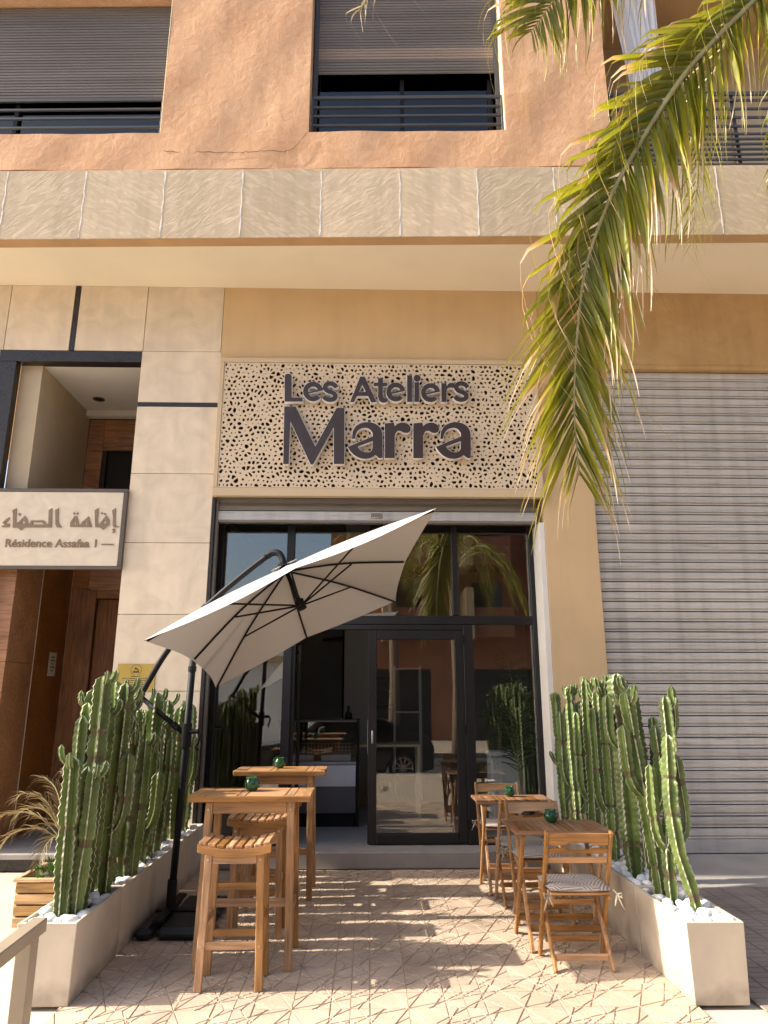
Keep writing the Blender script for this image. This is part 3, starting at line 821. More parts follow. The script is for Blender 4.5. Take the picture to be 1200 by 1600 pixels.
# balcony on the right
ub('balcony_floor', M['soffit_paint'], 2.677, 9, .345, 2.2, 7.15, 7.262, 0)
ub('balcony_wall', M['beige_int'], 2.6, 9, 1.6, 1.8, 7.262, 10.6, 0)
ub('balcony_door', M['beige_int'], 4.9, 5.9, 1.54, 1.598, 7.27, 9.6, .003)
bal = ub('balcony_railing', M['grey_alu'], 2.70, 8, .10, .125, 8.305, 8.352, .003)
for z in (8.235, 8.115, 7.998, 7.88): bx('rail', M['grey_alu'], bal, 2.70, 8, .10, .12, z - .014, z + .014, .002)
for k in range(7): bx('rail', M['grey_alu'], bal, 2.70, 8, .10, .12, 7.775 - k * .068 - .013, 7.775 - k * .068 + .013, .002)
for x in (2.72, 4.13, 5.6): bx('rail_post', M['grey_alu'], bal, x - .018, x + .018, .126, .145, 7.29, 8.34, .002)
ct = thing('curtain', 'long white gathered curtain hanging on the upper balcony', 'curtain', (0, 0, 0))
v = []; f = []; nn, mm = 40, 14
for j in range(mm + 1):
    t = j / mm; z = 10.55 - t * 1.97
    xc = 3.30 + .03 * t; hw = .62 * (1 - t) ** 1.4 + .22
    xl, xr = 2.95 + .25 * t ** .8 * 1.0, 3.60 - .06 * t
    for i in range(nn + 1):
        u = i / nn; x = xl + (xr - xl) * u
        v.append((x, -1.0 + .035 * math.sin(u * 46 + t * 1.5) + .02 * math.sin(u * 17), z))
for j in range(mm):
    for i in range(nn):
        a = j * (nn + 1) + i; f.append((a, a + 1, a + nn + 2, a + nn + 1))
MB().add(v, f).build('cloth', M['white_cloth'], ct, smooth=True, fix=False)
MB().tube([(2.7, -1.0, 10.56), (4.0, -1.0, 10.56)], .012).build('rod', M['grey_alu'], ct)

# ------------------------------------------------------------------ roller shutter on the right
rs = thing('roller_shutter', 'wide grey galvanised roller shutter, fully closed', 'shutter', (0, 0, 0))
zb, zt, ns = .115, 5.389, 47
ph = (zt - zb - .13) / ns
mb = MB()
prof = [(.004, 0), (-.013, .003), (-.018, .008), (-.017, .014), (-.010, .018), (.002, .0205), (.002, .0275), (-.009, .030), (-.014, .036), (-.016, ph * .62), (-.014, ph - .014), (-.007, ph - .008), (.006, ph - .006)]
L0, L1 = 0, 3.70
vs = [(L0, y, z) for y, z in prof] + [(L1, y, z) for y, z in prof]; n = len(prof)
mb.add(vs, [(i, n + i, n + i + 1, i + 1) for i in range(n - 1)])
sme = mb.mesh('slat', M['galv'], fix=False)
for k in range(ns):
    o = link('slat', sme, rs); o.location = (2.545, F + .075 + random.uniform(-.0015, .0015), zb + .13 + k * ph); o.rotation_euler = (random.uniform(-.015, .015) if k > 16 else random.uniform(-.05, .07), random.uniform(-.0006, .0006), 0)
bx('bottom_bar', M['galv_bar'], rs, 2.56, 6.24, F + .05, F + .09, zb, zb + .128, .006)
bx('guide', M['galv_old'], rs, 6.2, 6.248, F + .02, F + .12, .02, 5.38, .003)
bx('backing', M['sign_dark'], rs, 2.545, 6.2, F + .10, F + .12, .02, 5.388, 0)  # near-black sheet showing in the slat gaps, groove shade put into its colour

# rolled up shutter over the shop
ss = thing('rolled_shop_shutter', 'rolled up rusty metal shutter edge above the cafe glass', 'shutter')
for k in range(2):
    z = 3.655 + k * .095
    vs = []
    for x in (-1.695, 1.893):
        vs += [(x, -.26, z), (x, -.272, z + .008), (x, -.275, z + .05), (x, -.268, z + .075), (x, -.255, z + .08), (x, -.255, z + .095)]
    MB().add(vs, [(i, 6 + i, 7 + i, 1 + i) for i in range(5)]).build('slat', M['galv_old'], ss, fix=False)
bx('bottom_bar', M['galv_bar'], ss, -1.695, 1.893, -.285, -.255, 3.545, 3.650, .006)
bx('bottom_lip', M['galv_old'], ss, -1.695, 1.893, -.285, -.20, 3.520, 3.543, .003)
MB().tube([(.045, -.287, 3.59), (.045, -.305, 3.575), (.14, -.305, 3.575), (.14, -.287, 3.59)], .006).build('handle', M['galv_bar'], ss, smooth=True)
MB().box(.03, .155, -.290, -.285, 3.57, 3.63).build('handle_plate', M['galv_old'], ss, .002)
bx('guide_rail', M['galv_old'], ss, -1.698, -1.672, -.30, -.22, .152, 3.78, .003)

# ------------------------------------------------------------------ shop front glazing (black frames, glass at y = 0)
sf = thing('shop_glazing', 'black framed full height glass front of the cafe', 'shop front')
def fb(name, x0, x1, z0, z1, y0=-.035, y1=.035): return bx(name, M['black_frame'], sf, x0, x1, y0, y1, z0, z1, .004)
fb('head_frame', -1.70, 1.897, 3.62, 3.70)
fb('side_frame', -1.70, -1.64, .152, 3.617)
fb('side_frame', 1.845, 1.897, .152, 3.617)
fb('mullion', -.925, -.835, .152, 3.617)
fb('mullion', .955, 1.018, 2.52, 3.617)
fb('mullion', 1.0605, 1.165, .152, 2.417)
fb('transom', -1.637, -.928, 2.42, 2.515)
fb('transom', -.832, 1.8445, 2.42, 2.515)
fb('bottom_frame', -1.637, -.928, .152, .22)
fb('bottom_frame', 1.168, 1.842, .152, .22)
fb('head_rail', -.832, 1.058, 2.36, 2.417)
# deep reveal of the open leaf
for x0, x1, z0, z1 in ((-1.637, -.928, 2.518, 3.617), (-.832, .952, 2.518, 3.617), (1.021, 1.842, 2.518, 3.617), (-1.637, -.928, .223, 2.417), (1.168, 1.842, .223, 2.417)):
    bx('pane', M['glass'], sf, x0, x1, -.004, .004, z0, z1, 0)
dr = fb('door', .008, .100, .165, 2.357, -.03, .03)
for a, b, c, d in ((.965, 1.058, .165, 2.357), (.103, .962, .165, .262), (.103, .962, 2.255, 2.357)):
    bx('leaf_frame', M['black_frame'], dr, a, b, -.03, .03, c, d, .004)
bx('pane', M['glass'], dr, .103, .962, -.004, .004, .265, 2.252, 0)
for z in (.35, 1.3, 2.25): bx('hinge', M['black_metal'], dr, 1.045, 1.068, -.05, -.032, z - .05, z + .05, .004)
MB().tube([(.055, -.03, 1.28), (.055, -.075, 1.28), (.055, -.075, 1.28), (.055, -.075, 1.16)], .010).build('handle', M['galv_bar'], dr, smooth=True)
bx('lock_plate', M['galv_bar'], dr, .004, .007, -.02, .02, 1.05, 1.40, 0)
od = fb('open_door', -.845, -.80, .165, 2.355, .04, .10)
bx('leaf_frame', M['black_frame'], od, -.845, -.80, .80, .88, .165, 2.355, .004)
bx('leaf_frame', M['black_frame'], od, -.845, -.80, .103, .797, .165, .26, .004)
bx('leaf_frame', M['black_frame'], od, -.845, -.80, .103, .797, 2.26, 2.355, .004)
bx('pane', M['glass'], od, -.826, -.818, .103, .797, .263, 2.257, 0)
MB().tube([(-1.615, -.035, 1.33), (-1.615, -.075, 1.33), (-1.50, -.075, 1.33)], .010).build('handle', M['black_metal'], sf, smooth=True)

# ------------------------------------------------------------------ shop sign
sg = thing('shop_sign', 'perforated beige sign panel with dark brown letters over the cafe', 'sign')
YP = -.42
SX0, SX1, SZ0, SZ1 = -1.725, 1.955, 3.785, 5.448
for nm, a in (('frame', (SX0, SX1, YP - .012, F - .003, SZ1 - .052, SZ1)), ('frame', (SX0, SX1, YP - .012, F - .003, SZ0, SZ0 + .095)),
              ('frame', (SX0, SX0 + .05, YP - .010, F - .003, SZ0 + .097, SZ1 - .054)), ('frame', (SX1 - .05, SX1, YP - .010, F - .003, SZ0 + .097, SZ1 - .054))):
    bx(nm, M['frame_beige'], sg, *a, .004)
bx('backing', M['sign_dark'], sg, SX0 + .05, SX1 - .05, F - .012, F - .004, SZ0 + .09, SZ1 - .05, 0)
PX0, PX1, PZ0, PZ1 = SX0 + .052, SX1 - .052, SZ0 + .099, SZ1 - .056
def perforated():
    rnd = random.Random(3)
    sp = .051
    cols, rows = int((PX1 - PX0) / sp), int((PZ1 - PZ0) / sp)
    dx, dz = (PX1 - PX0) / cols, (PZ1 - PZ0) / rows
    grid = {}
    for i in range(cols):
        for j in range(rows):
            grid[i, j] = (PX0 + (i + .5 + (.25 if j % 2 else -.25) + rnd.uniform(-.34, .34)) * dx, PZ0 + (j + .5 + rnd.uniform(-.36, .36)) * dz)
    for k in list(grid):
        if rnd.random() < .14 and 0 < k[0] < cols - 1 and 0 < k[1] < rows - 1: del grid[k]
    mb = MB(); d = .012
    for (i, j), (px, pz) in grid.items():
        poly = [(PX0, PZ0), (PX1, PZ0), (PX1, PZ1), (PX0, PZ1)]
        for a in range(-3, 4):
            for b in range(-3, 4):
                if (a or b) and (i + a, j + b) in grid:
                    qx, qz = grid[i + a, j + b]
                    nx, nz = qx - px, qz - pz
                    poly = clip(poly, nx, nz, (nx * (px + qx) + nz * (pz + qz)) / 2)
        if len(poly) < 3: continue
        n = len(poly)
        cx = sum(p[0] for p in poly) / n; cz = sum(p[1] for p in poly) / n
        s = rnd.choice((.26, .36, .48, .58, .66, .70))
        an = rnd.uniform(0, math.pi); ca, sa = math.cos(an), math.sin(an); sq = rnd.uniform(.72, 1)
        sm = []
        for x, z in poly:
            u, w = (x - cx) * s, (z - cz) * s
            a, b = u * ca + w * sa, (-u * sa + w * ca) * sq
            sm.append((cx + a * ca - b * sa, cz + a * sa + b * ca))
        ch = []
        for k in range(n):
            a, b = sm[k], sm[(k + 1) % n]
            ch.append((a[0] * .75 + b[0] * .25, a[1] * .75 + b[1] * .25)); ch.append((a[0] * .25 + b[0] * .75, a[1] * .25 + b[1] * .75))
        vs = [(x, YP, z) for x, z in poly] + [(x, YP, z) for x, z in ch] + [(x, YP + d, z) for x, z in ch]
        fs = []
        for k in range(n):
            fs.append((k, (k + 1) % n, n + 2 * k + 1, n + 2 * k))
            fs.append((k, n + 2 * k, n + (2 * k - 1) % (2 * n)))
        for k in range(2 * n):
            fs.append((n + k, n + (k + 1) % (2 * n), 3 * n + (k + 1) % (2 * n), 3 * n + k))
        mb.add(vs, fs)
    o = mb.build('perforated_panel', M['panel_beige'], sg, fix=False)
perforated()

def arc(cx, cy, r, a0, a1, n=18):
    return [(cx + r * math.cos(R(a0 + (a1 - a0) * i / n)), cy - r * math.sin(R(a0 + (a1 - a0) * i / n))) for i in range(n + 1)]
def letter_e(cx, cy, Ro, Ri, s=0.92):
    o = arc(cx, cy, Ro, 8, 318, 30) + arc(cx, cy, Ri, 318, 205, 14) + [(cx + Ro * .98, cy + Ro * .10 - 12)]
    h = arc(cx, cy, Ri, 22, 186, 14) 
    return [o, h]
def stroke(pts, w):
    L, Rr = [], []
    for i, p in enumerate(pts):
        a, b = pts[max(i - 1, 0)], pts[min(i + 1, len(pts) - 1)]
        tx, ty = b[0] - a[0], b[1] - a[1]; l = math.hypot(tx, ty); nx, ny = -ty / l, tx / l
        L.append((p[0] + nx * w / 2, p[1] + ny * w / 2)); Rr.append((p[0] - nx * w / 2, p[1] - ny * w / 2))
    return L + Rr[::-1]
def smooth(pts, k=2):
    for _ in range(k):
        q = [pts[0]]
        for a, b in zip(pts[:-1], pts[1:]):
            q += [(a[0] * .75 + b[0] * .25, a[1] * .75 + b[1] * .25), (a[0] * .25 + b[0] * .75, a[1] * .25 + b[1] * .75)]
        pts = q + [pts[-1]]
    return pts
def smoothc(pts, k=2):
    for _ in range(k):
        q = []
        for a, b in zip(pts, pts[1:] + pts[:1]):
            q += [(a[0] * .75 + b[0] * .25, a[1] * .75 + b[1] * .25), (a[0] * .25 + b[0] * .75, a[1] * .25 + b[1] * .75)]
        pts = q
    return pts
def s_shape(x0):
    return [stroke(smooth([(x0 + 82, 146), (x0 + 72, 130), (x0 + 50, 120), (x0 + 24, 124), (x0 + 13, 146), (x0 + 26, 164), (x0 + 60, 176), (x0 + 78, 192), (x0 + 72, 212), (x0 + 48, 219), (x0 + 22, 214), (x0 + 8, 198)], 2), 27)]
def a_shape(x0):
    o = [(x0 + 205, 555), (x0 + 185, 556), (x0 + 162, 538)] + smooth([(x0 + 150, 549), (x0 + 120, 560), (x0 + 85, 560), (x0 + 45, 545), (x0 + 15, 515), (x0 + 2, 492)], 2) \
        + [(x0 + 148, 432)] + smooth([(x0 + 146, 412), (x0 + 130, 388), (x0 + 100, 380), (x0 + 66, 392), (x0 + 48, 418), (x0 + 44, 446)], 2) + [(x0 + 26, 446)] \
        + smooth([(x0 + 30, 405), (x0 + 50, 368), (x0 + 95, 349), (x0 + 140, 350), (x0 + 178, 366), (x0 + 200, 395), (x0 + 205, 430)], 2)
    h = [(x0 + 60, 490), (x0 + 146, 458)] + smooth([(x0 + 146, 500), (x0 + 138, 518), (x0 + 118, 524), (x0 + 92, 520), (x0 + 70, 506)], 1)
    return [o, h]
def r_shape(x0):
    return [[(x0, 357), (x0 + 54, 352), (x0 + 57, 374)] + smooth([(x0 + 72, 360), (x0 + 98, 350), (x0 + 130, 356), (x0 + 150, 374), (x0 + 152, 396), (x0 + 138, 412), (x0 + 112, 412), (x0 + 88, 398), (x0 + 68, 402), (x0 + 58, 432)], 2) + [(x0 + 58, 556), (x0, 556)]]
LET = [
    [smooth([(57, 82), (60, 68), (78, 62), (95, 68), (98, 82)], 1) + [(98, 205), (162, 205), (162, 229), (57, 229)]],
    letter_e(222, 169, 58, 29),
    s_shape(276),
    [[(496, 80), (522, 80), (592, 232), (560, 234), (543, 196), (478, 196), (459, 232), (437, 232)], [(508, 128), (529, 172), (489, 172)]],
    [[(600, 92), (629, 84), (629, 117), (655, 117), (655, 137), (629, 137)] + smooth([(629, 190), (634, 208), (656, 210)], 1) + [(656, 230)] + smooth([(632, 236), (608, 228), (600, 200)], 1) + [(600, 137), (574, 137), (574, 117), (600, 117)]],
    letter_e(704, 172, 56, 28),
    [[(770, 72), (800, 72), (800, 231), (770, 231)]],
    [[(812, 114), (840, 114), (840, 231), (812, 231)]],
    letter_e(907, 176, 56, 28),
    [[(970, 120), (1000, 120), (1002, 138)] + smooth([(1012, 122), (1030, 116), (1048, 122), (1050, 140), (1040, 150), (1020, 144), (1004, 152), (1001, 172)], 2) + [(1001, 231), (970, 231)]],
    s_shape(1042),
    [[(55, 258), (121, 258), (235, 490), (359, 266), (405, 266), (404, 589), (343, 589), (342, 378), (222, 592), (208, 592), (90, 345), (81, 589), (49, 589)]],
    a_shape(422), r_shape(640), r_shape(806), a_shape(938),
]
def sgmap(X, Y): 
    u, v = X / 1200, Y / 638
    x = (-1.085 * (1 - u) + 1.287 * u) * (1 - v) + (-1.035 * (1 - u) + 1.242 * u) * v
    z = (5.348 * (1 - u) + 5.375 * u) * (1 - v) + (4.032 * (1 - u) + 4.048 * u) * v
    return (x, z)
for sp in LET + [[arc(829, 90, 21, 0, 345, 15)]]:
    spl = [[sgmap(x, y) for x, y in s] for s in sp]
    o = place_flat('letter', curve_mesh('letter', spl, .060, .0045), M['letter_white'], sg, (0, YP - .045, 0), (1, 0, 0), (0, 0, 1))
    place_flat('letter_face', curve_mesh('letter_face', spl, .004), M['letter_brown'], o, (0, YP - .0775, 0), (1, 0, 0), (0, 0, 1))

# ------------------------------------------------------------------ residence sign
rg = thing('residence_sign', 'cream stone slab sign with Arabic lettering above Résidence Assafaa 1', 'sign')
bx('slab', M['slab'], rg, -5.0, -2.70, F - .05, F - .012, 3.00, 3.822, .002)
for a in ((-5.0, -2.655, 3.824, 3.862), (-5.0, -2.655, 2.962, 2.998), (-2.698, -2.655, 3.0, 3.822)):
    bx('edge_frame', M['bronze'], rg, a[0], a[1], F - .056, F - .005, a[2], a[3], .003)
def armap(X, Y):
    u, v = X / 1200, Y / 818
    x = (-4.069 * (1 - u) - 2.526 * u) * (1 - v) + (-3.926 * (1 - u) - 2.435 * u) * v
    z = (3.956 * (1 - u) + 3.967 * u) * (1 - v) + (2.887 * (1 - u) + 2.892 * u) * v
    return (x, z)
def dot(x, y, r=11): return [(x - r, y), (x, y - r), (x + r, y), (x, y + r)]
AR = [
    [[(956, 266), (987, 246), (984, 330), (985, 385), (996, 400), (1017, 404), (1012, 411), (968, 411), (960, 392), (964, 320)]],
    [[(953, 432), (966, 422), (985, 424), (978, 434), (966, 438), (988, 449), (954, 459), (968, 446)]],
    [[(808, 264), (841, 246), (833, 340), (836, 378), (850, 384), (856, 372), (906, 308), (936, 350), (932, 388), (880, 432), (850, 412), (811, 408)], [(881, 368), (904, 348), (908, 376), (890, 386)]],
    [dot(870, 291)], [dot(895, 297)],
    [[(598, 408), (600, 368), (636, 314), (656, 314), (670, 365), (674, 388), (692, 388), (698, 368), (757, 318), (783, 408)], [(632, 364), (646, 358), (648, 388), (632, 388)], [(726, 366), (744, 350), (744, 388), (728, 388)]],
    [dot(633, 293)], [dot(661, 293)],
    [[(472, 264), (502, 246), (497, 340), (502, 378), (524, 402), (522, 411), (484, 411), (473, 386)]],
    [[(444, 246), (441, 411), (214, 411), (180, 436), (150, 413), (110, 413), (113, 300), (107, 266), (143, 247), (138, 350), (142, 376), (156, 370), (213, 312), (237, 346), (239, 384), (252, 384), (268, 352), (372, 352), (388, 366), (398, 384), (413, 384), (416, 266)], [(285, 368), (358, 368), (376, 388), (278, 388)], [(188, 366), (208, 346), (214, 380), (196, 386)]],
    [dot(168, 300, 14)],
    [[(83, 324), (80, 348), (48, 374), (86, 382), (80, 410), (18, 410), (20, 398), (44, 390), (22, 372), (52, 344)]],
]
for sp in AR:
    spl = [[armap(x, y) for x, y in s] for s in sp]
    place_flat('letter', curve_mesh('letter', spl, .008), M['arab'], rg, (0, F - .0545, 0), (1, 0, 0), (0, 0, 1))
te = text_mesh('Résidence Assafaa 1 —', .1, .008, .0016)
w0 = min(v.co.x for v in te.vertices); w1 = max(v.co.x for v in te.vertices)
a, b = armap(44, 576), armap(965, 576)
k = (b[0] - a[0]) / (w1 - w0)
te.transform(Matrix.Diagonal((k, k * 1.0, 1, 1))); te.transform(Matrix.Translation((a[0] - w0 * k, a[1], 0)))
for le in split_letters(te): place_flat('letter', le, M['arab'], rg, (0, F - .0545, 0), (1, 0, 0), (0, 0, 1))

# brass plaque
pl = thing('brass_plaque', 'small brass plaque with a laurel emblem on the limestone pillar', 'plaque')
bx('plate', M['gold'], pl, -2.604, -2.212, F - .010, F - .002, 1.698, 1.972, .002)
mb = MB(); yq = F - .0112
cx, cz = -2.41, 1.910
for k in range(22):
    a = R(-60 + 300 * k / 21); r = .055
    x, z = cx + r * math.sin(a - R(90) + R(0)), cz + r * math.cos(a - R(90))
    mb.prism([(x - .006, z), (x, z - .004), (x + .006, z), (x, z + .004)], lambda u, v, d: (u, d, v), yq - .001, yq)
mb.prism([(cx - .035, cz - .028), (cx + .035, cz - .028), (cx + .03, cz - .012), (cx - .03, cz - .012)], lambda u, v, d: (u, d, v), yq - .001, yq)
mb.prism([(cx - .02, cz + .0), (cx - .012, cz + .028), (cx + .004, cz + .02), (cx + .03, cz - .008), (cx + .022, cz - .012), (cx, cz + .008)], lambda u, v, d: (u, d, v), yq - .001, yq)
rr = random.Random(5)
for k, (ws) in enumerate(((.10,), (.13, .10), (.14, .06), (.15,), (.12, .10), (.16,), (.10,))):
    z = 1.845 - k * .021; tot = sum(ws) + .04 * (len(ws) - 1); x = -2.408 - tot / 2
    for w in ws:
        e = x + w
        while x < e:
            l = rr.uniform(.008, .022); mb.box(x, min(x + l, e), yq - .001, yq, z - rr.uniform(.002, .004), z + rr.uniform(.002, .005)); x += l + .004
        x = e + .04
mb.build('print', M['ink'], pl, fix=False)

# ------------------------------------------------------------------ planters and pebbles
def planter_mesh(w, l, h):
    mb = MB(); t = .024; d = .055
    o0 = [(-w / 2 + .012, -l / 2 + .008), (w / 2 - .012, -l / 2 + .008), (w / 2 - .012, l / 2 - .008), (-w / 2 + .012, l / 2 - .008)]
    o1 = [(-w / 2, -l / 2), (w / 2, -l / 2), (w / 2, l / 2), (-w / 2, l / 2)]
    i1 = [(-w / 2 + t, -l / 2 + t), (w / 2 - t, -l / 2 + t), (w / 2 - t, l / 2 - t), (-w / 2 + t, l / 2 - t)]
    vs = [(x, y, 0.0) for x, y in o0] + [(x, y, h) for x, y in o1] + [(x, y, h) for x, y in i1] + [(x, y, h - .12) for x, y in i1]
    fs = [(3, 2, 1, 0)]
    for a, b in ((0, 4), (4, 8), (8, 12)):
        fs += [(a + i, a + (i + 1) % 4, b + (i + 1) % 4, b + i) for i in range(4)]
    mb.add(vs, fs)
    return mb.mesh('box', M['planter'], .004)
PW, PL, PH = .33, .792, .415
pme = planter_mesh(PW, PL, PH)
sme2 = MB().box(-PW / 2 + .025, PW / 2 - .025, -PL / 2 + .025, PL / 2 - .025, PH - .10, PH - .055).mesh('soil', M['soil'])
pebs = []
for k in range(6):
    bm = bmesh.new(); bmesh.ops.create_icosphere(bm, subdivisions=2, radius=1)
    rr = random.Random(k + 20); ph_ = [rr.uniform(0, 6) for _ in range(6)]; sx = (rr.uniform(.8, 1.15), rr.uniform(.65, .95), rr.uniform(.55, .8))
    for v_ in bm.verts:
        c = v_.co.copy(); f_ = 1 + .10 * math.sin(3 * c.x + ph_[0]) * math.cos(2.5 * c.y + ph_[1]) + .08 * math.sin(4 * c.z + ph_[2] + 2 * c.x)
        v_.co = Vector((c.x * sx[0] * f_, c.y * sx[1] * f_, c.z * sx[2] * f_))
    me = bpy.data.meshes.new('pebble'); bm.to_mesh(me); bm.free(); me.materials.append(M['pebble'])
    me.polygons.foreach_set('use_smooth', [True] * len(me.polygons)); pebs.append(me)
NTH = ('foremost', 'second', 'third', 'rearmost')
cact_xy = []   # filled below: bases to keep clear
LX, RX = -1.780, 1.958
plx = []
for side, X, y0 in (('left', LX, -3.545), ('right', RX, -3.61)):
    for k in range(4):
        yc = y0 + (PL + .006) * (k + .5)
        t = thing('planter', f'{NTH[k]} cream concrete planter in the {side} row', 'planter', (X, yc, 0.0055 if side == 'right' else .0055), random.uniform(-.002, .002), f'concrete planters')
        link('box', pme, t); link('soil', sme2, t)
        plx.append((side, k, X, yc))

# ------------------------------------------------------------------ cacti
def stem_geo(mb, pts, r, ribs, seed, cap_r=None):
    """ribbed column along pts: scalloped rib edges (slot 1), joint scars (slot 2)"""
    rr = random.Random(seed)
    pts = [Vector(p) for p in pts]
    # resample
    seg = [0]
    for a, b in zip(pts[:-1], pts[1:]): seg.append(seg[-1] + (b - a).length)
    L = seg[-1]; n = max(6, int(L / .022)); ring = []
    def at(s):
        for i in range(len(pts) - 1):
            if s <= seg[i + 1] or i == len(pts) - 2:
                t = (s - seg[i]) / max(1e-6, seg[i + 1] - seg[i]); return pts[i].lerp(pts[i + 1], t)
    ns_ = [at(L * i / n) for i in range(n + 1)]
    for _ in range(4): ns_ = [ns_[0]] + [(ns_[i - 1] + ns_[i] * 2 + ns_[i + 1]) / 4 for i in range(1, n)] + [ns_[-1]]
    neck = [rr.uniform(.25, .8) * L for _ in range(1 if L > .5 else 0)] + ([rr.uniform(.08, .2) * L] if L > 1 else [])
    a0 = rr.uniform(0, 6.28); tw = rr.uniform(-.25, .25)
    a = Vector((math.cos(a0), math.sin(a0), 0)); vs = []; per = 4
    if L > 1.0: neck.append(rr.uniform(.55, .9) * L)
    for i, c in enumerate(ns_):
        t = (ns_[min(i + 1, n)] - ns_[max(i - 1, 0)]).normalized()
        a = (a - a.dot(t) * t).normalized(); b = t.cross(a)
        s = i / n * L
        cap = min(1, math.sqrt(max(0.001, 1 - ((max(0, s - (L - r * 1.3))) / (r * 1.32)) ** 2)))
        if cap_r: cap = max(cap, .0)
        base = min(1, .74 + s * 1.1) * (1 + .07 * math.sin(s * 8 + seed) + .04 * math.sin(s * 21 + 2 * seed))
        nk = 1.0
        for q in neck: nk *= 1 - .28 * math.exp(-((s - q) / .022) ** 2)
        bump = 1 + (.05 + .075 * rr.random()) * (1 if i % 2 else -1)
        ro = r * cap * base * nk
        for k in range(ribs):
            w0 = 2 * math.pi * k / ribs + tw * s
            for d, rad in ((-.085, ro * bump), (.085, ro * bump), (math.pi / ribs - .13, ro * .44), (math.pi / ribs + .13, ro * .44)):
                w = w0 + d
                vs.append(c + (a * math.cos(w) + b * math.sin(w)) * rad)
    m = ribs * per; fs = []; mi = []
    for i in range(n):
        s = (i + .5) / n * L
        scar = any(abs(s - q) < .016 for q in neck)
        for j in range(m):
            fs.append((i * m + j, i * m + (j + 1) % m, (i + 1) * m + (j + 1) % m, (i + 1) * m + j)); mi.append(2 if scar else (1 if j % per == 0 else 0))
    base_i = len(mb.v)
    mb.v += [tuple(v) for v in vs]
    for f_, k in zip(fs, mi): mb.f.append(tuple(base_i + i for i in f_)); mb.m.append(k)
    mb.f.append(tuple(base_i + n * m + j for j in range(m))); mb.m.append(0)
    # spines
    for i in range(2, n - 1, 2):
        for k in range(ribs):
            v0 = Vector(vs[i * m + k * per]); v1 = Vector(vs[i * m + k * per + 1]); p = (v0 + v1) / 2; out = (p - ns_[i]).normalized()
            for q in range(2):
                d = (out + Vector((rr.uniform(-.6, .6), rr.uniform(-.6, .6), rr.uniform(-.5, .5)))).normalized() * rr.uniform(.006, .012)
                sd = Vector((0, 0, .0016))
                b0 = len(mb.v); mb.v += [tuple(p - sd), tuple(p + sd), tuple(p + d)]; mb.f.append((b0, b0 + 1, b0 + 2)); mb.m.append(1)

CM = [M['cactus'], M['rib'], M['scar']]
def cactus(loc, stems, label, group, seed):
    t = thing('cactus', label, 'cactus', loc, 0, group)
    for i, (kind, pts, r, ribs) in enumerate(stems):
        mb = MB(); stem_geo(mb, pts, r, ribs, seed * 10 + i)
        mb.build(kind, CM, t, fix=False)
        if kind == 'stem' and r > .03 and random.Random(seed * 3 + i).random() < .85:   # small crown buds at the tip
            tip = Vector(pts[-1]); mb = MB(); rq = random.Random(seed + i)
            for q in range(rq.choice((2, 3, 4))):
                an = rq.uniform(0, 6.28); h = rq.uniform(.05, .10)
                p0 = tip + Vector((math.cos(an) * r * .6, math.sin(an) * r * .6, -rq.uniform(.03, .12)))
                p1 = p0 + Vector((math.cos(an) * .035, math.sin(an) * .035, .02)); p2 = p1 + Vector((math.cos(an) * .006, math.sin(an) * .006, h))
                stem_geo(mb, [p0, p1, p2], rq.uniform(.020, .034), 5, seed * 7 + q)
            mb.build('bud', CM, t, fix=False)
    cact_xy.append((loc[0], loc[1]))
    return t
def straight(h, lx=0, ly=0, bow=0.0):
    return [(0, 0, 0), (lx * .3 + bow, ly * .3, h * .35), (lx * .65 + bow * .6, ly * .65, h * .7), (lx, ly, h)]
def arm(z, ax, ay, h, r0=.05):
    return [(0, 0, z), (ax * .55, ay * .6, z + .03), (ax * .86, ay, z + .14), (ax * .9, ay * 1.05, z + h)]
ZB = PH - .06
# left row: (y, dx, height above soil, lean x, arms[(z, ax, ay, h)], label tail)
LC = [
    (-3.34, -.005, .93, -.03, [], 'low'), 
    (-3.16, .03, 1.42, .02, [(.55, -.10, -.01, .62)], ''), (-3.02, -.06, 1.34, .0, [], ''),
    (-2.86, .06, 1.38, .03, [(.42, .11, -.02, .5)], ''), (-2.66, -.02, 1.40, -.02, [(.5, -.1, .0, .7)], ''),
    (-2.44, .04, 1.06, .02, [], ''), (-2.28, -.05, 1.30, .01, [(.35, .10, -.04, .6)], ''),
    (-2.04, .05, 1.32, .03, [(.30, .12, -.05, .42), (.5, -.1, .02, .4)], ''), (-1.82, -.04, 1.18, -.03, [], ''),
    (-1.60, .03, 1.26, .02, [(.4, .09, .0, .55)], ''), (-1.34, -.03, 1.22, .0, [(.5, -.09, -.02, .5)], ''),
    (-1.10, .04, 1.20, .02, [], ''), (-.88, -.03, 1.16, .03, [(.35, .1, .03, .5)], ''), (-.62, .02, 1.22, .0, [(.45, .09, -.04, .45)], ''),
]
desc_l = ['short cactus standing foremost in the left planter row', 'tallest cactus of the left row, second from the front', 'cactus right behind the tallest one, third from the front on the left',
          'cactus with a side arm, fourth from the front in the left row', 'fifth cactus from the front on the left, beside the entrance side', 'half height cactus in the middle of the left row',
          'cactus just behind the half height one in the left row', 'cactus with two side arms behind the parasol brace, eighth from the front on the left', 'ninth cactus from the front of the left row, left of the parasol mast',
          'one armed cactus tenth from the front on the left, close to the parasol mast', 'cactus with an outward arm fourth from the limestone pillar', 'plain straight cactus third from the limestone pillar',
          'leaning cactus second from the limestone pillar', 'last cactus of the left row, against the limestone pillar']
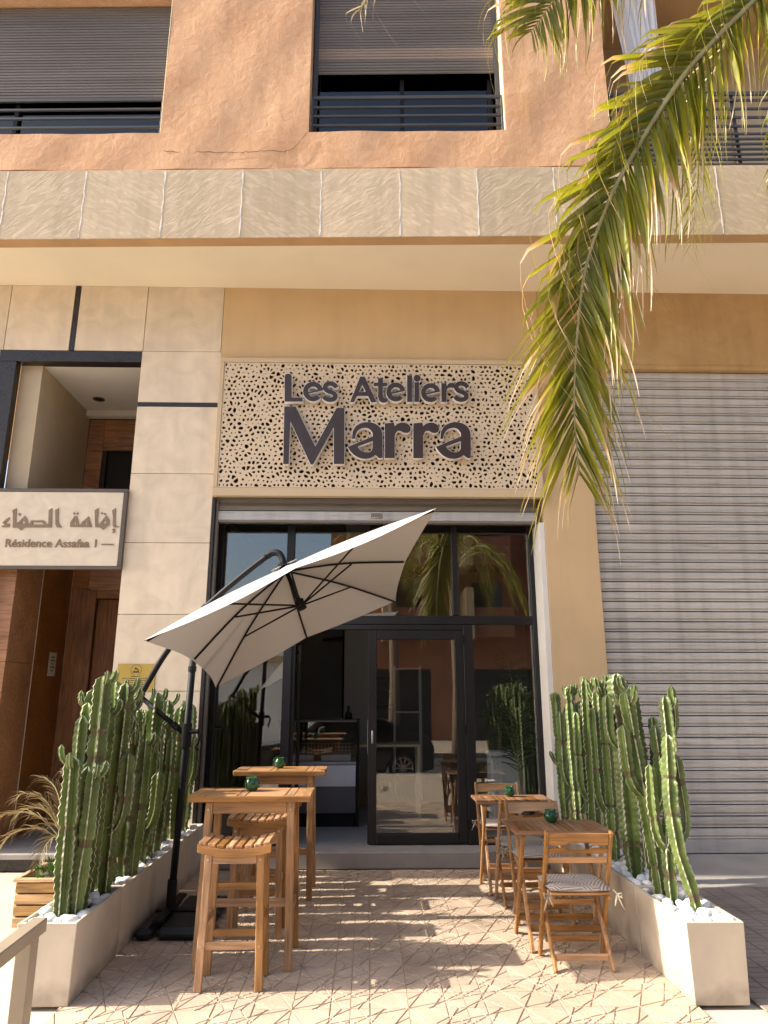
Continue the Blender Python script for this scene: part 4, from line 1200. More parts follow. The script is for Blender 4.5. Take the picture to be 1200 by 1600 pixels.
for i, (y, dx, h, lx, arms, _) in enumerate(LC):
    st = [('stem', straight(h, lx, random.uniform(-.03, .03), random.uniform(-.02, .02)), .062 if i else .056, 5 if i % 3 else 6)]
    for z, ax, ay, ah in arms: st.append(('arm', arm(z, ax, ay, ah), .046, 5))
    if i in (1, 3, 4, 7, 9, 12): st.append(('stem', [(-.075, .03, .0), (-.085, .035, .30), (-.09, .05, h * .5), (-.088, .05, h * .88)], .048, 5))
    if i in (0, 2, 5, 8): st.append(('stem', [(.07, .05, .0), (.075, .05, .28), (.085, .06, h * .5), (.086, .07, h * .92)], .046, 5))
    st.append(('stem', [(-.02 if dx > 0 else .03, .07, .0), (-.03 if dx > 0 else .035, .085, h * .4), (-.03 if dx > 0 else .04, .09, h * random.Random(i).uniform(.72, .97))], .048, 5))
    cactus((LX + dx, y, ZB), st, desc_l[i], 'cacti in the left planters', i + 1)
desc_r = ['slender bright green cactus foremost in the right planter row, bent at its base', 'forked sunlit cactus with three arms behind the foremost one on the right', 'thick dark cactus leaning left, third on the right',
          'tall cactus with a hooked side arm, fourth on the right', 'broad topped tallest cactus in the middle of the right row', 'plain cactus behind the broad topped one on the right',
          'straight cactus seventh from the front on the right', 'cactus with a short side shoot, eighth on the right', 'cactus with a budding crown in front of the tan pilaster', 'narrow cactus left of the budding one at the pilaster',
          'double stemmed cactus near the cafe jamb', 'bushy topped cactus second from the cafe front on the right', 'last cactus of the right row with a tiny hooked arm at the white jamb']
RC = [
    (-3.28, .055, [('stem', [(0, 0, 0), (-.035, 0, .18), (-.085, 0, .36), (-.10, .02, .62), (-.075, .03, 1.05)], .046, 5), ('arm', [(-.08, .0, .42), (-.02, .03, .46), (.0, .05, .56), (-.02, .06, .92)], .034, 5)]),
    (-3.12, -.035, [('stem', [(0, 0, 0), (0, 0, .3), (.02, 0, .50), (.09, .02, .75), (.085, .03, 1.30)], .045, 5), ('arm', [(0, 0, .34), (-.07, -.02, .42), (-.085, -.02, .60), (-.08, -.02, .86)], .04, 5), ('arm', [(.0, -.02, .36), (.01, -.06, .45), (.005, -.07, .60), (.0, -.08, .92)], .036, 5), ('arm', [(.08, .03, 1.0), (.13, .03, 1.08), (.135, .03, 1.20), (.13, .03, 1.36)], .033, 5)]),
    (-2.94, -.04, [('stem', [(0, 0, 0), (-.03, 0, .4), (-.07, .0, .8), (-.12, .02, 1.32)], .051, 5), ('arm', [(-.03, 0, .5), (.07, .02, .60), (.085, .02, .75), (.07, .02, 1.1)], .042, 5), ('arm', [(-.05, 0, .62), (-.14, -.02, .72), (-.16, -.02, .85), (-.17, -.02, 1.1)], .04, 5)]),
    (-2.70, .02, [('stem', straight(1.36, -.06), .051, 5), ('arm', arm(.7, .10, 0, .45), .042, 5)]),
    (-2.46, -.02, [('stem', straight(1.46, -.03), .082, 5), ('arm', [(-.02, 0, .9), (-.1, .0, .96), (-.115, 0, 1.05), (-.11, 0, 1.3)], .044, 5)]),
    (-2.24, .03, [('stem', straight(1.28, -.04), .051, 6)]),
    (-2.02, -.03, [('stem', straight(1.42, .0), .051, 5), ('arm', arm(.4, -.1, 0, .8), .045, 5)]),
    (-1.78, .02, [('stem', straight(1.34, -.02), .051, 5), ('arm', arm(.8, .1, 0, .35), .04, 5)]),
    (-1.54, -.02, [('stem', straight(1.44, -.0), .051, 5), ('arm', arm(.35, .1, 0, .9), .048, 5)]),
    (-1.30, .03, [('stem', straight(1.32, .02), .051, 6), ('arm', arm(.4, -.09, 0, .75), .045, 5)]),
    (-1.06, -.02, [('stem', straight(1.38, -.02), .051, 5), ('arm', arm(.25, .10, .02, 1.0), .05, 5)]),
    (-.82, .02, [('stem', straight(1.36, .02), .051, 5), ('arm', arm(.45, -.1, 0, .7), .045, 5)]),
    (-.58, -.02, [('stem', straight(1.33, -.03), .051, 5), ('arm', arm(.62, -.13, 0, .14), .026, 5), ('arm', arm(.3, .1, 0, .9), .046, 5)]),
]
for i, (y, dx, st) in enumerate(RC):
    cactus((RX + dx, y, ZB), st, desc_r[i], 'cacti in the right planters', i + 31)
rr = random.Random(11)
for side, k, X, yc in plx:
    for i in range(4):
        for j in range(9):
            x = X + (i - 1.5) * .070 + rr.uniform(-.012, .012); y = yc + (j - 4) * .081 + rr.uniform(-.014, .014)
            if any((x - a) ** 2 + (y - b) ** 2 < .058 ** 2 for a, b in cact_xy): continue
            s = rr.uniform(.034, .052)
            o = link('pebble', rr.choice(pebs)); o.scale = (s, s, s); o.location = (x, y, PH - .055 + s * .55 + rr.uniform(0, .025))
            o.rotation_euler = (rr.uniform(-.5, .5), rr.uniform(-.5, .5), rr.uniform(0, 6.28))
            tag(o, f'white pebble among those in the {NTH[k]} planter of the {side} row', 'pebble', f'white pebbles in the {NTH[k]} {side} planter')

# ------------------------------------------------------------------ bar tables and stools
BV = .004
def screws(mb, pts, r=.007, ax='y'):
    for x, y, z in pts:
        if ax == 'y': mb.tube([(x, y, z), (x, y - .004, z)], r, 8)
        else: mb.tube([(x, y, z), (x + .004, y, z)], r, 8)
def bar_table(loc, label):
    t = thing('bar_table', label, 'table', loc, 0, 'high wooden bar tables')
    zt, tw, td, th = 1.02, .80, .40, .030
    # top: end boards, frame rails and slats
    for s in (-1, 1):
        MB().box(s * tw / 2 - (.11 if s > 0 else 0), s * tw / 2 + (0 if s > 0 else .11), -td / 2, td / 2, zt - th, zt).build('top_board', M['wood_y'], t, BV)
    xw = tw - .22 - .006
    for (x0, x1) in ((-xw / 2, -xw / 2 + .205), (-xw / 2 + .209, -xw / 2 + .259), (-xw / 2 + .263, xw / 2 - .058), (xw / 2 - .054, xw / 2)):
        ys = 2 if x1 - x0 > .1 else 1
        for k in range(ys):
            y0 = -td / 2 + k * td / ys
            MB().box(x0, x1, y0 + .0012, y0 + td / ys - .0012, zt - th + .001, zt - .0008).build('top_board', M['wood_x'] if ys > 1 else M['wood_y'], t, .003)
    MB().box(-tw / 2 + .004, tw / 2 - .004, -td / 2 - .010, -td / 2 - .001, zt - th - .012, zt - .006).build('top_edge', M['wood_x'], t, .003)
    for sx in (-1, 1):
        for sy in (-1, 1):
            p = (sx * .265, sy * .150, zt - th - .001); q = (sx * .285, sy * .215, 0.0055)
            MB().bar(p, q, .048, .040, (1, 0, 0)).build('leg', M['wood_z'], t, BV)
    for sy in (-1, 1): MB().box(-.24, .24, sy * .160 - .011, sy * .160 + .011, zt - th - .085, zt - th - .002).build('apron', M['wood_x'], t, .003)
    for sx in (-1, 1):
        MB().box(sx * .265 - .011, sx * .265 + .011, -.128, .128, zt - th - .085, zt - th - .002).build('apron', M['wood_y'], t, .003)
        MB().bar((sx * .279, -.175, .32), (sx * .279, .175, .32), .022, .05, (1, 0, 0)).build('stretcher', M['wood_y'], t, .003)
    MB().bar((-.268, 0, .335), (.268, 0, .335), .022, .05, (0, 1, 0)).build('stretcher', M['wood_x'], t, .003)
    mb = MB(); screws(mb, [(s * .268, -.178, .93) for s in (-1, 1)] + [(s * .266, -.172, .985) for s in (-1, 1)] + [(.281, -.209, .30)]); mb.build('screw', M['screw'], t)
    return t
TB1 = bar_table((-.765, -2.825, 0), 'front bar table, near the camera, its top in full sun')
TB2 = dup(TB1, (-.76, -1.25, 0), 0, 'rear bar table nearest the cafe glass')

def stool(loc, label):
    t = thing('bar_stool', label, 'stool', loc, 0, 'wooden bar stools')
    zs = .765; w, d = .44, .29
    # curved side rails carry nine slats
    def cz(u): return .030 * (abs(2 * u - 1) ** 2.0)
    for sy in (-1, 1):
        n = 10; poly = []
        for i in range(n + 1): u = i / n; poly.append(((u - .5) * w, zs - .052 + cz(u)))
        for i in range(n, -1, -1): u = i / n; poly.append(((u - .5) * w, zs - .004 + cz(u)))
        MB().prism(poly, lambda a, b, y: (a, y, b), sy * d / 2 - .012 * (sy > 0) - .0, sy * d / 2 + .012 * (sy < 0) - 0).build('seat_rail', M['wood_x'], t, .002)
    for k in range(8):
        u = (k + .5) / 8; x = (u - .5) * w
        sl = math.atan2(cz(u + .03) - cz(u - .03), .06 * w)
        o = MB().box(-.0205, .0205, -d / 2 + .0005, d / 2 - .0005, -.009, .009).build('slat', M['wood_y'], t, .003)
        o.location = (x, 0, zs + cz(u) + .006); o.rotation_euler = (0, -sl, 0)
    zl = zs - .055
    for sx in (-1, 1):
        for sy in (-1, 1):
            MB().bar((sx * .155, sy * .108, zl + .02), (sx * .175, sy * .125, .0055), .044, .034, (1, 0, 0)).build('leg', M['wood_z'], t, BV)
        MB().bar((sx * .161, -.10, .36), (sx * .161, .10, .36), .020, .042, (1, 0, 0)).build('stretcher', M['wood_y'], t, .003)
        MB().box(sx * .158 - .01, sx * .158 + .01, -.09, .09, zl - .035, zl + .015).build('apron', M['wood_y'], t, .003)
    for sy, z in ((-1, .24), (1, .24), (1, .50)):
        MB().bar((-.15, sy * .116, z), (.15, sy * .116, z), .020, .042, (0, 1, 0)).build('stretcher', M['wood_x'], t, .003)
    MB().box(-.132, .132, -.119, -.099, zl - .035, zl + .015).build('apron', M['wood_x'], t, .003)
    MB().box(-.132, .132, .099, .119, zl - .035, zl + .015).build('apron', M['wood_x'], t, .003)
    mb = MB(); screws(mb, [(-.157, -.126, zl - .01), (.157, -.126, zl - .01), (-.169, -.137, .24), (.169, -.137, .24)]); mb.build('screw', M['screw'], t)
    return t
S1 = stool((-.790, -3.22, 0), 'front bar stool with a curved slatted seat, nearest the camera')
dup(S1, (-.790, -2.30, 0), 0, 'middle bar stool tucked behind the front bar table')
dup(S1, (-.775, -1.66, 0), 0, 'rear bar stool in front of the rear bar table')

# green pots
def pot(loc, label):
    t = thing('pot', label, 'pot', loc, random.uniform(0, 3), 'green glazed pots')
    MB().lathe([(.001, .001), (.026, 0), (.030, .004), (.046, .022), (.053, .045), (.047, .066), (.037, .074), (.036, .080), (.043, .087), (.041, .090), (.034, .083), (.033, .074), (.042, .060), (.044, .045), (.030, .02), (.001, .012)], n=28).build('body', M['green_glaze'], t, smooth=True)
    for a in (0, math.pi):
        c, s = math.cos(a), math.sin(a)
        MB().tube([(c * .036, s * .036, .078), (c * .055, s * .055, .076), (c * .060, s * .060, .062), (c * .050, s * .050, .055)], .0055, 8).build('handle', M['green_glaze'], t, smooth=True)
    return t
P1 = pot((-.785, -2.80, 1.0205), 'small green glazed pot on the front bar table')
dup(P1, (-.785, -1.22, 1.0205), .4, 'small green glazed pot on the rear bar table')
dup(P1, (1.352, -2.42, .7505), 1.1, 'small green glazed pot on the front bistro table')
dup(P1, (1.320, -1.02, .7505), .8, 'small green glazed pot on the rear bistro table')

# ------------------------------------------------------------------ bistro tables and folding chairs
def bistro_table(loc, label):
    t = thing('bistro_table', label, 'table', loc, 0, 'folding bistro tables')
    w, d, zt = .68, .50, .75
    for sy in (-1, 1): MB().box(-w / 2, w / 2, sy * (d / 2 - .028) - .028, sy * (d / 2 - .028) + .028, zt - .022, zt).build('top_frame', M['dwood_x'], t, .003)
    for sx in (-1, 1): MB().box(sx * (w / 2 - .028) - .028, sx * (w / 2 - .028) + .028, -d / 2 + .058, d / 2 - .058, zt - .022, zt).build('top_frame', M['dwood_y'], t, .003)
    MB().box(-w / 2 + .058, w / 2 - .058, -.02, .02, zt - .040, zt - .022).build('top_batten', M['dwood_x'], t, .002)
    n = 12; x0 = -w / 2 + .060; pw = (w - .12) / n
    for k in range(n):
        MB().box(x0 + k * pw + .003, x0 + (k + 1) * pw - .003, -d / 2 + .059, d / 2 - .059, zt - .0205, zt - .001).build('slat', M['dwood_y'], t, .002)
    for sx in (-1, 1):
        x = sx * .265
        MB().bar((x - sx * .014, .20, zt - .025), (x - sx * .014, -.215, .0055), .022, .040, (1, 0, 0)).build('leg', M['wood_z'], t, .003)
        MB().bar((x + sx * .012, -.20, zt - .025), (x + sx * .012, .205, .0055), .022, .040, (1, 0, 0)).build('leg', M['wood_z'], t, .003)
        MB().tube([(x - .03, -.005, .40), (x + .03, -.005, .40)], .006, 8).build('pivot', M['screw'], t)
    MB().bar((-.24, -.135, .13), (.24, -.135, .13), .020, .040, (0, 1, 0)).build('stretcher', M['wood_x'], t, .003)
    MB().bar((-.265, .14, .125), (.265, .14, .125), .020, .040, (0, 1, 0)).build('stretcher', M['wood_x'], t, .003)
    return t
BT1 = bistro_table((1.352, -2.545, 0), 'front folding bistro table with a slatted top')
dup(BT1, (1.315, -1.155, 0), 0, 'rear folding bistro table by the cafe glass')

def chair(loc, rz, label):
    """back towards -y: long uprights slope from the top of the back to the front feet"""
    t = thing('folding_chair', label, 'chair', loc, rz, 'wooden folding chairs')
    hw = .205
    top = Vector((0, -.205, .815)); foot = Vector((0, .155, .0055))
    def up(z): k = (top.z - z) / (top.z - foot.z); return top.y + (foot.y - top.y) * k
    for s in (-1, 1):
        MB().bar((s * hw, top.y, top.z), (s * hw, foot.y, foot.z), .022, .038, (1, 0, 0)).build('upright', M['wood_z'], t, .004)
        MB().bar((s * (hw - .026), .17, .405), (s * (hw - .026), -.155, .0055), .020, .036, (1, 0, 0)).build('leg', M['wood_z'], t, .004)
        MB().box(s * (hw - .026) - .010, s * (hw - .026) + .010, -.165, .19, .407, .437).build('seat_rail', M['wood_y'], t, .003)
        MB().tube([(s * (hw + .014), up(.25), .25), (s * (hw - .04), up(.25), .25)], .006, 8).build('pivot', M['screw'], t)
    # back: shaped top rail with a grip cut-out, then two slats
    zt = .808; y = up(.77)
    x1 = hw - .012; tilt = math.atan2(foot.y - top.y, top.z - foot.z)
    poly = [(-x1, .73), (-.085, .73), (-.065, .745), (.065, .745), (.085, .73), (x1, .73), (x1, .803), (.10, .806), (-.10, .806), (-x1, .803)]
    MB().prism(poly, lambda a, b, d: (a, up(b) + d, b), -.009, .009).build('top_rail', M['wood_x'], t, .003)
    poly = [(-x1, .712), (-.085, .712), (-.07, .700), (.07, .700), (.085, .712), (x1, .712), (x1, .676), (-x1, .676)]
    MB().prism(poly, lambda a, b, d: (a, up(b) + d, b), -.008, .008).build('back_slat', M['wood_x'], t, .003)
    MB().prism([(-x1, .615), (x1, .615), (x1, .655), (-x1, .655)], lambda a, b, d: (a, up(b) + d, b), -.008, .008).build('back_slat', M['wood_x'], t, .003)
    for k in range(6):
        MB().box(-hw + .014, hw - .014, -.16 + k * .058, -.16 + k * .058 + .05, .438, .453).build('seat_slat', M['wood_x'], t, .003)
    MB().bar((-hw + .03, up(.12), .12), (hw - .03, up(.12), .12), .020, .036, (0, 1, 0)).build('stretcher', M['wood_x'], t, .003)
    MB().bar((-hw + .04, -.10, .075), (hw - .04, -.10, .075), .020, .036, (0, 1, 0)).build('stretcher', M['wood_x'], t, .003)
    MB().bar((-hw + .04, .115, .335), (hw - .04, .115, .335), .020, .036, (0, 1, 0)).build('stretcher', M['wood_x'], t, .003)
    return t
def cushion(loc, rz, label):
    t = thing('seat_cushion', label, 'cushion', loc, rz, 'patterned seat cushions')
    n = 14; vs = []; fs = []; hx, hy = .205, .195
    for sgn in (1, -1):
        for j in range(n + 1):
            for i in range(n + 1):
                u, v = 2 * i / n - 1, 2 * j / n - 1
                e = (1 - abs(u) ** 5) * (1 - abs(v) ** 5); rr_ = 1 - .06 * (u * v) ** 2
                z = .021 + sgn * (.019 * e ** .5 + .004 * math.sin(5 * u + 1) * math.sin(4 * v) * e) 
                vs.append((u * hx * rr_, v * hy * rr_, max(0.0005, z)))
    m = (n + 1) ** 2
    for s in (0, 1):
        for j in range(n):
            for i in range(n):
                a = s * m + j * (n + 1) + i; q = (a, a + 1, a + n + 2, a + n + 1); fs.append(q if s == 0 else q[::-1])
    MB().add(vs, fs).build('pad', M['cushion'], t, smooth=True, fix=False)
    for s in (-1, 1):
        x = s * .20
        mb = MB()
        mb.tube([(x, -.18, .02), (x + s * .02, -.205, .0), (x + s * .012, -.20, -.03)], .006, 6)
        mb.tube([(x + s * .02, -.205, .0), (x + s * .045, -.21, .01), (x + s * .04, -.215, -.018), (x + s * .015, -.205, -.005)], .006, 6)
        mb.tube([(x + s * .015, -.205, -.005), (x + s * .035, -.22, -.05), (x + s * .05, -.225, -.085)], [.006, .006, .003], 6)
        mb.tube([(x + s * .015, -.205, -.005), (x + s * .0, -.22, -.04), (x - s * .008, -.225, -.062)], [.006, .006, .003], 6)
        mb.build('tie', M['tie'], t, smooth=True)
    return t
specs = [((1.345, -2.955), 0, 'front folding chair, its back to the camera, in the sun', 'patterned cushion on the front folding chair'),
         ((1.335, -2.02), math.pi, 'folding chair facing the camera behind the front bistro table', 'patterned cushion half hidden under the front bistro table'),
         ((1.295, -1.60), 0, 'folding chair with its back to the camera before the rear bistro table', 'patterned cushion on the chair before the rear bistro table'),
         ((1.285, -.70), math.pi, 'rearmost folding chair against the cafe glass', 'patterned cushion on the rearmost folding chair')]
CH = CU = None
for (x, y), rz, la, lb in specs:
    if CH is None: CH = chair((x, y, 0), rz, la); CU = cushion((x, y, .4535), rz, lb)
    else: dup(CH, (x, y, 0), rz, la); dup(CU, (x, y, .4535), rz, lb)

# ------------------------------------------------------------------ parasol
pa = thing('parasol', 'tilted off white cantilever parasol on a black mast', 'parasol')
BASE = Vector((-1.47, -2.05, 0))
for sx in (0, 1):
    for sy in (0, 1):
        x0 = BASE.x - (.17 if sx == 0 else -.012) ; x1 = x0 + (.158 if sx == 0 else .36)
        y0 = BASE.y - (.44 if sy == 0 else -.012); y1 = y0 + .428
        MB().box(x0 + (0 if sx else .03), x1, y0, y1, .0055, .088).build('base_weight', M['plastic'], pa, .034)
MB().box(BASE.x - .10, BASE.x + .30, BASE.y - .035, BASE.y + .035, .0885, .10).build('base_cross', M['black_metal'], pa, .004)
MB().box(BASE.x - .035, BASE.x + .035, BASE.y - .36, BASE.y + .36, .1005, .12).build('base_cross', M['black_metal'], pa, .004)
MT = Vector((-1.41, -2.07, 2.30))
MB().tube([BASE + Vector((0, 0, .115)), BASE.lerp(MT, .3), MT], .027, 14).build('mast', M['black_metal'], pa, smooth=True)
MB().tube([BASE + Vector((0, 0, .115)), BASE + Vector((.002, 0, .30))], .036, 14).build('mast_socket', M['black_metal'], pa)
for k in (.565, .58, .80):
    p = BASE.lerp(MT, k); q = BASE.lerp(MT, k + .018); MB().tube([p, q], .033, 14).build('collar', M['black_metal'], pa)
sl = BASE.lerp(MT, .585)
MB().tube([sl - Vector((0, 0, .09)), sl + Vector((0, 0, .09))], .040, 14).build('slider', M['black_metal'], pa)
ck = MB().tube([sl + Vector((.03, -.02, .03)), sl + Vector((.10, -.03, .03))], .018, 10).build('crank_handle', M['black_metal'], pa)
MB().tube([sl + Vector((.09, -.03, .035)), sl + Vector((.115, -.035, .0)), sl + Vector((.10, -.035, -.06)), sl + Vector((.085, -.035, -.09)), sl + Vector((.105, -.035, -.11))], .011, 8).build('grip', M['black_metal'], ck, smooth=True)
TAIL = Vector((-1.835, -2.03, 1.645))
MB().tube([sl, TAIL], .020, 10).build('brace', M['black_metal'], pa, smooth=True)
for k in (.18, .24): MB().tube([sl.lerp(TAIL, k), sl.lerp(TAIL, k + .05)], .027, 10).build('collar', M['black_metal'], pa)
def cat(pts, k=6):
    pts = [Vector(p) for p in pts]; P_ = [pts[0]] + pts + [pts[-1]]; out = []
    for i in range(1, len(P_) - 2):
        for j in range(k):
            t = j / k; a, b, c, d = P_[i - 1:i + 3]
            out.append(.5 * ((2 * b) + (c - a) * t + (2 * a - 5 * b + 4 * c - d) * t * t + (3 * b - a - 3 * c + d) * t ** 3))
    return out + [pts[-1]]
armp = cat([TAIL, (-1.654, -2.05, 1.979), (-1.43, -2.07, 2.27), (-1.219, -2.10, 2.47), (-1.011, -2.13, 2.645), (-.84, -2.16, 2.775)])
MB().tube(armp, .024, 12).build('arm', M['black_metal'], pa, smooth=True)
APEX = Vector((-.690, -2.21, 2.68))
MB().tube(cat([(-.84, -2.16, 2.775), (-.80, -2.165, 2.80), (-.75, -2.18, 2.80), (-.715, -2.19, 2.76), APEX], 4), .028, 12).build('elbow', M['black_metal'], pa, smooth=True)
MB().tube([TAIL - Vector((.01, 0, .015)), TAIL + Vector((.012, 0, .03))], .034, 10).build('pivot', M['black_metal'], pa)
for k in (8, 14):
    MB().tube([armp[k], armp[k].lerp(armp[k + 1], .7)], .030, 12).build('collar', M['black_metal'], pa)
HUB = Vector((-.538, -2.26, 2.352))
A_, B_, C_, D_ = Vector((-1.429, -3.377, 1.990)), Vector((.478, -3.181, 2.927)), Vector((.266, -1.156, 2.535)), Vector((-1.372, -1.351, 1.723))
mAD, mBC = Vector((-1.359, -2.357, 1.919)), Vector((.313, -2.175, 2.739))
axis = (APEX - HUB).normalized()
def sag(m, k): return m + axis * k
mAB = (A_ + B_) / 2 + (APEX - (A_ + B_) / 2) * .05 + axis * .02
mCD = (C_ + D_) / 2 + (APEX - (C_ + D_) / 2) * .05 + axis * .02
ends = [A_, mAB, B_, mBC, C_, mCD, D_, mAD]
def canopy_part(name, ap, ends, s0, s1, off, mt):
    v = []; f = []; ni, nj = 10, 8
    for q in range(8):
        a, b = ends[q], ends[(q + 1) % 8]; base = len(v)
        for i in range(ni + 1):
            s = s0 + (s1 - s0) * i / ni
            for j in range(nj + 1):
                t = j / nj; e = a.lerp(b, t); bow = math.sin(math.pi * t)
                e = e + (ap - e) * (.035 * bow)
                p = ap.lerp(e, s) - axis * (.045 * bow * s * (1 - .3 * s)) + axis * (.022 * math.sin(math.pi * s)) + axis * off
                v.append(p)
        for i in range(ni):
            for j in range(nj):
                k = base + i * (nj + 1) + j; f.append((k, k + 1, k + nj + 2, k + nj + 1))
    return MB().add(v, f).build(name, mt, pa, smooth=True, fix=False)
canopy_part('canopy', APEX - axis * .01, ends, .06, 1.0, 0, M['canopy'])
canopy_part('canopy_vent', APEX + axis * .012, ends, .03, .11, .004, M['canopy'])
MB().tube([HUB - axis * .03, HUB + axis * .05], .038, 14).build('hub', M['black_metal'], pa)
MB().tube([HUB, APEX], .019, 12).build('post', M['black_metal'], pa, smooth=True)
MB().tube([APEX - axis * .05, APEX + axis * .03], .045, 14).build('crown', M['black_metal'], pa)
for i, e in enumerate(ends):
    a = APEX - axis * .045
    e2 = e.lerp(a, .02) - axis * .012
    mid = a.lerp(e2, .5) + axis * .030
    rb = MB().tube(cat([a, mid, e2], 4), .0085, 8).build('rib', M['black_metal'], pa, smooth=True)
    p = a.lerp(e2, .56) + axis * .020
    MB().tube([HUB + (p - HUB).normalized() * .03, p], .0075, 8).build('strut', M['black_metal'], rb, smooth=True)

# ------------------------------------------------------------------ palms
def leaflet_mesh(name, droop, twist, curl, W=.0165, n=10, m=None, dd=1.0):
    v = []; f = []
    for i in range(n + 1):
        t = i / n; dry = max(0, t - .62)
        x = t - .12 * droop * t * t - .9 * dd * dry ** 1.7; z = -droop * t ** 2.2 - 1.5 * dd * dry ** 1.45; y = curl * t ** 2.4
        w = W * min(1, .4 + 5 * t)
        if t > .5: w = max(.0040, W * (1 - (t - .5) / .26)) if t < .99 else .001
        a = twist + t * curl * 5
        wy, wz = math.cos(a), math.sin(a)
        v += [(x, y - wy * w, z - wz * w), (x, y + wz * w * .35, z - wy * w * .35), (x, y + wy * w, z + wz * w)]
    for i in range(n):
        b = i * 3; f += [(b, b + 1, b + 4, b + 3), (b + 1, b + 2, b + 5, b + 4)]
    mb = MB(); mb.add(v, f); return mb.mesh(name, m, smooth=True, fix=False)
rp = random.Random(4)
LEAVES = {}
for dname, dr_ in (('s', .12), ('m', .38), ('h', .85)):
    LEAVES[dname] = [leaflet_mesh('leaflet', dr_ * rp.uniform(.7, 1.3), R(rp.uniform(35, 95)), rp.uniform(-.12, .12), m=M['leaf']) for _ in range(6)]
LEAVES['v'] = [leaflet_mesh('leaflet', rp.uniform(.0, .08), R(rp.uniform(35, 95)), rp.uniform(-.10, .10), m=M['leaf'], dd=.12) for _ in range(6)]
def polyat(pts, t):
    seg = [0]
    for a, b in zip(pts[:-1], pts[1:]): seg.append(seg[-1] + (b - a).length)
    s = t * seg[-1]
    for i in range(len(pts) - 1):
        if s <= seg[i + 1] or i == len(pts) - 2:
            k = (s - seg[i]) / max(1e-6, seg[i + 1] - seg[i]); return pts[i].lerp(pts[i + 1], k), (pts[i + 1] - pts[i]).normalized()
def leaf_matrix(p, d, L):
    x = d.normalized(); z = Vector((0, 0, 1)); z = z - z.dot(x) * x
    if z.length < .15: z = Vector((0, -1, .3)); z = z - z.dot(x) * x
    z.normalize(); y = z.cross(x)
    m = Matrix((x, y, z)).transposed().to_4x4(); m = Matrix.Translation(p) @ m @ Matrix.Scale(L, 4)
    return m
def frond(root, path, n, Lmax, Nf, t0=.12, objs=True, seed=1, r0=.022, hang=.0, name='frond', ph0=40, ph1=24, extra=0, one_mat=None):
    rr = random.Random(seed); pts = cat(path, 8)
    k = len(pts)
    mb = MB(); mb.tube(pts, [r0 * (1 - .86 * i / (k - 1)) for i in range(k)], 6)
    fr = None
    acc = MB()
    leaves = []; extra_from = n
    for i in range(n + extra):
        if i >= n: t = t0 + (1 - t0) * ((i - n + .5) / extra) ** .92
        else: t = t0 + (1 - t0) * (i / (n - 1)) ** .92
        for s in (-1, 1):
            p, T = polyat(pts, min(.995, t + rr.uniform(-.004, .004)))
            S = T.cross(Nf).normalized() * s
            phi = R((ph0 - (ph0 - ph1) * t) * (min(1, .62 + 1.3 * t) if extra else 1) + rr.uniform(-6, 6))
            d = T * math.cos(phi) + S * math.sin(phi) + Nf * rr.uniform(.0, .28)
            if d.x > 0 and hang: d = d + Vector((0, 0, -hang * (1.25 - t) * rr.uniform(.5, 1.3)))
            L = Lmax * (.55 + .75 * math.sin(math.pi * min(1, .12 + .80 * t)) ** .8) * rr.uniform(.8, 1.12) * (.62 if t > .95 else 1)
            key = rr.choices(('s', 'm', 'h'), (4, 4, 2.0))[0]
            if d.normalized().z < -.72: key = 'v'
            leaves.append((leaf_matrix(p, d, L), key, rr.randrange(6)))
    if objs:
        fr = mb.build(name, M['rachis'], root, smooth=True)
        for m, key, q in leaves[:2 * n]:
            o = link('leaflet', LEAVES[key][q], fr); o.matrix_local = m
        if extra:
            for m, key, q in leaves[2 * n:]:
                me = LEAVES[key][q]
                acc.add([m @ v.co for v in me.vertices], [tuple(p.vertices) for p in me.polygons])
            tag(acc.build('leaflets', M['leaf_flat'], fr, smooth=True, fix=False), None, None, None, 'stuff')
    else:
        for m, key, q in leaves:
            me = LEAVES[key][q]
            acc.add([m @ v.co for v in me.vertices], [tuple(p.vertices) for p in me.polygons], 1)
        mb.v, mb.f, mb.m = mb.v, mb.f, mb.m
        b = len(mb.v); mb.v += acc.v; mb.f += [tuple(b + i for i in f) for f in acc.f]; mb.m += [1] * len(acc.f)
        fr = mb.build(name, [M['rachis'], one_mat or M['leaf_flat']], root, smooth=True, fix=False)
    return fr
def flat_leaf(name, g, tip, tr=.3):
    m = mat(name, g, .42, var=.35, scale=3.5, col2=tip); n, l = m.node_tree.nodes, m.node_tree.links
    t = n.new('ShaderNodeBsdfTranslucent'); p = n['Principled BSDF']; t.inputs[0].default_value = (*tip, 1)
    mx = n.new('ShaderNodeMixShader'); mx.inputs[0].default_value = tr
    l.new(p.outputs[0], mx.inputs[1]); l.new(t.outputs[0], mx.inputs[2]); l.new(mx.outputs[0], n['Material Output'].inputs[0]); return m
M['leaf_flat'] = flat_leaf('palm foliage', (.155, .18, .018), (.40, .37, .03))
M['leaf_dryflat'] = flat_leaf('dry palm foliage', (.20, .14, .065), (.33, .24, .12), .15)
M['leaf_straw'] = flat_leaf('straw palm foliage', (.40, .31, .15), (.62, .50, .30), .25)
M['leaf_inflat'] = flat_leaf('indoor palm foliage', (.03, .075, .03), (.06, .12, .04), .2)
NF = Vector((.05, -1, .12)).normalized()
pt = thing('palm_tree', 'tall palm with drooping yellow green fronds hanging in from the upper right', 'palm', (0, 0, 0))
CR = Vector((3.35, -4.2, 6.95))
MB().tube([(3.75, -4.3, 0), (3.65, -4.28, 2), (3.5, -4.25, 4.5), CR + Vector((0, 0, -.3)), CR + Vector((0, 0, .1))], [.24, .19, .17, .2, .12], 14).build('trunk', M['bark'], pt, smooth=True)
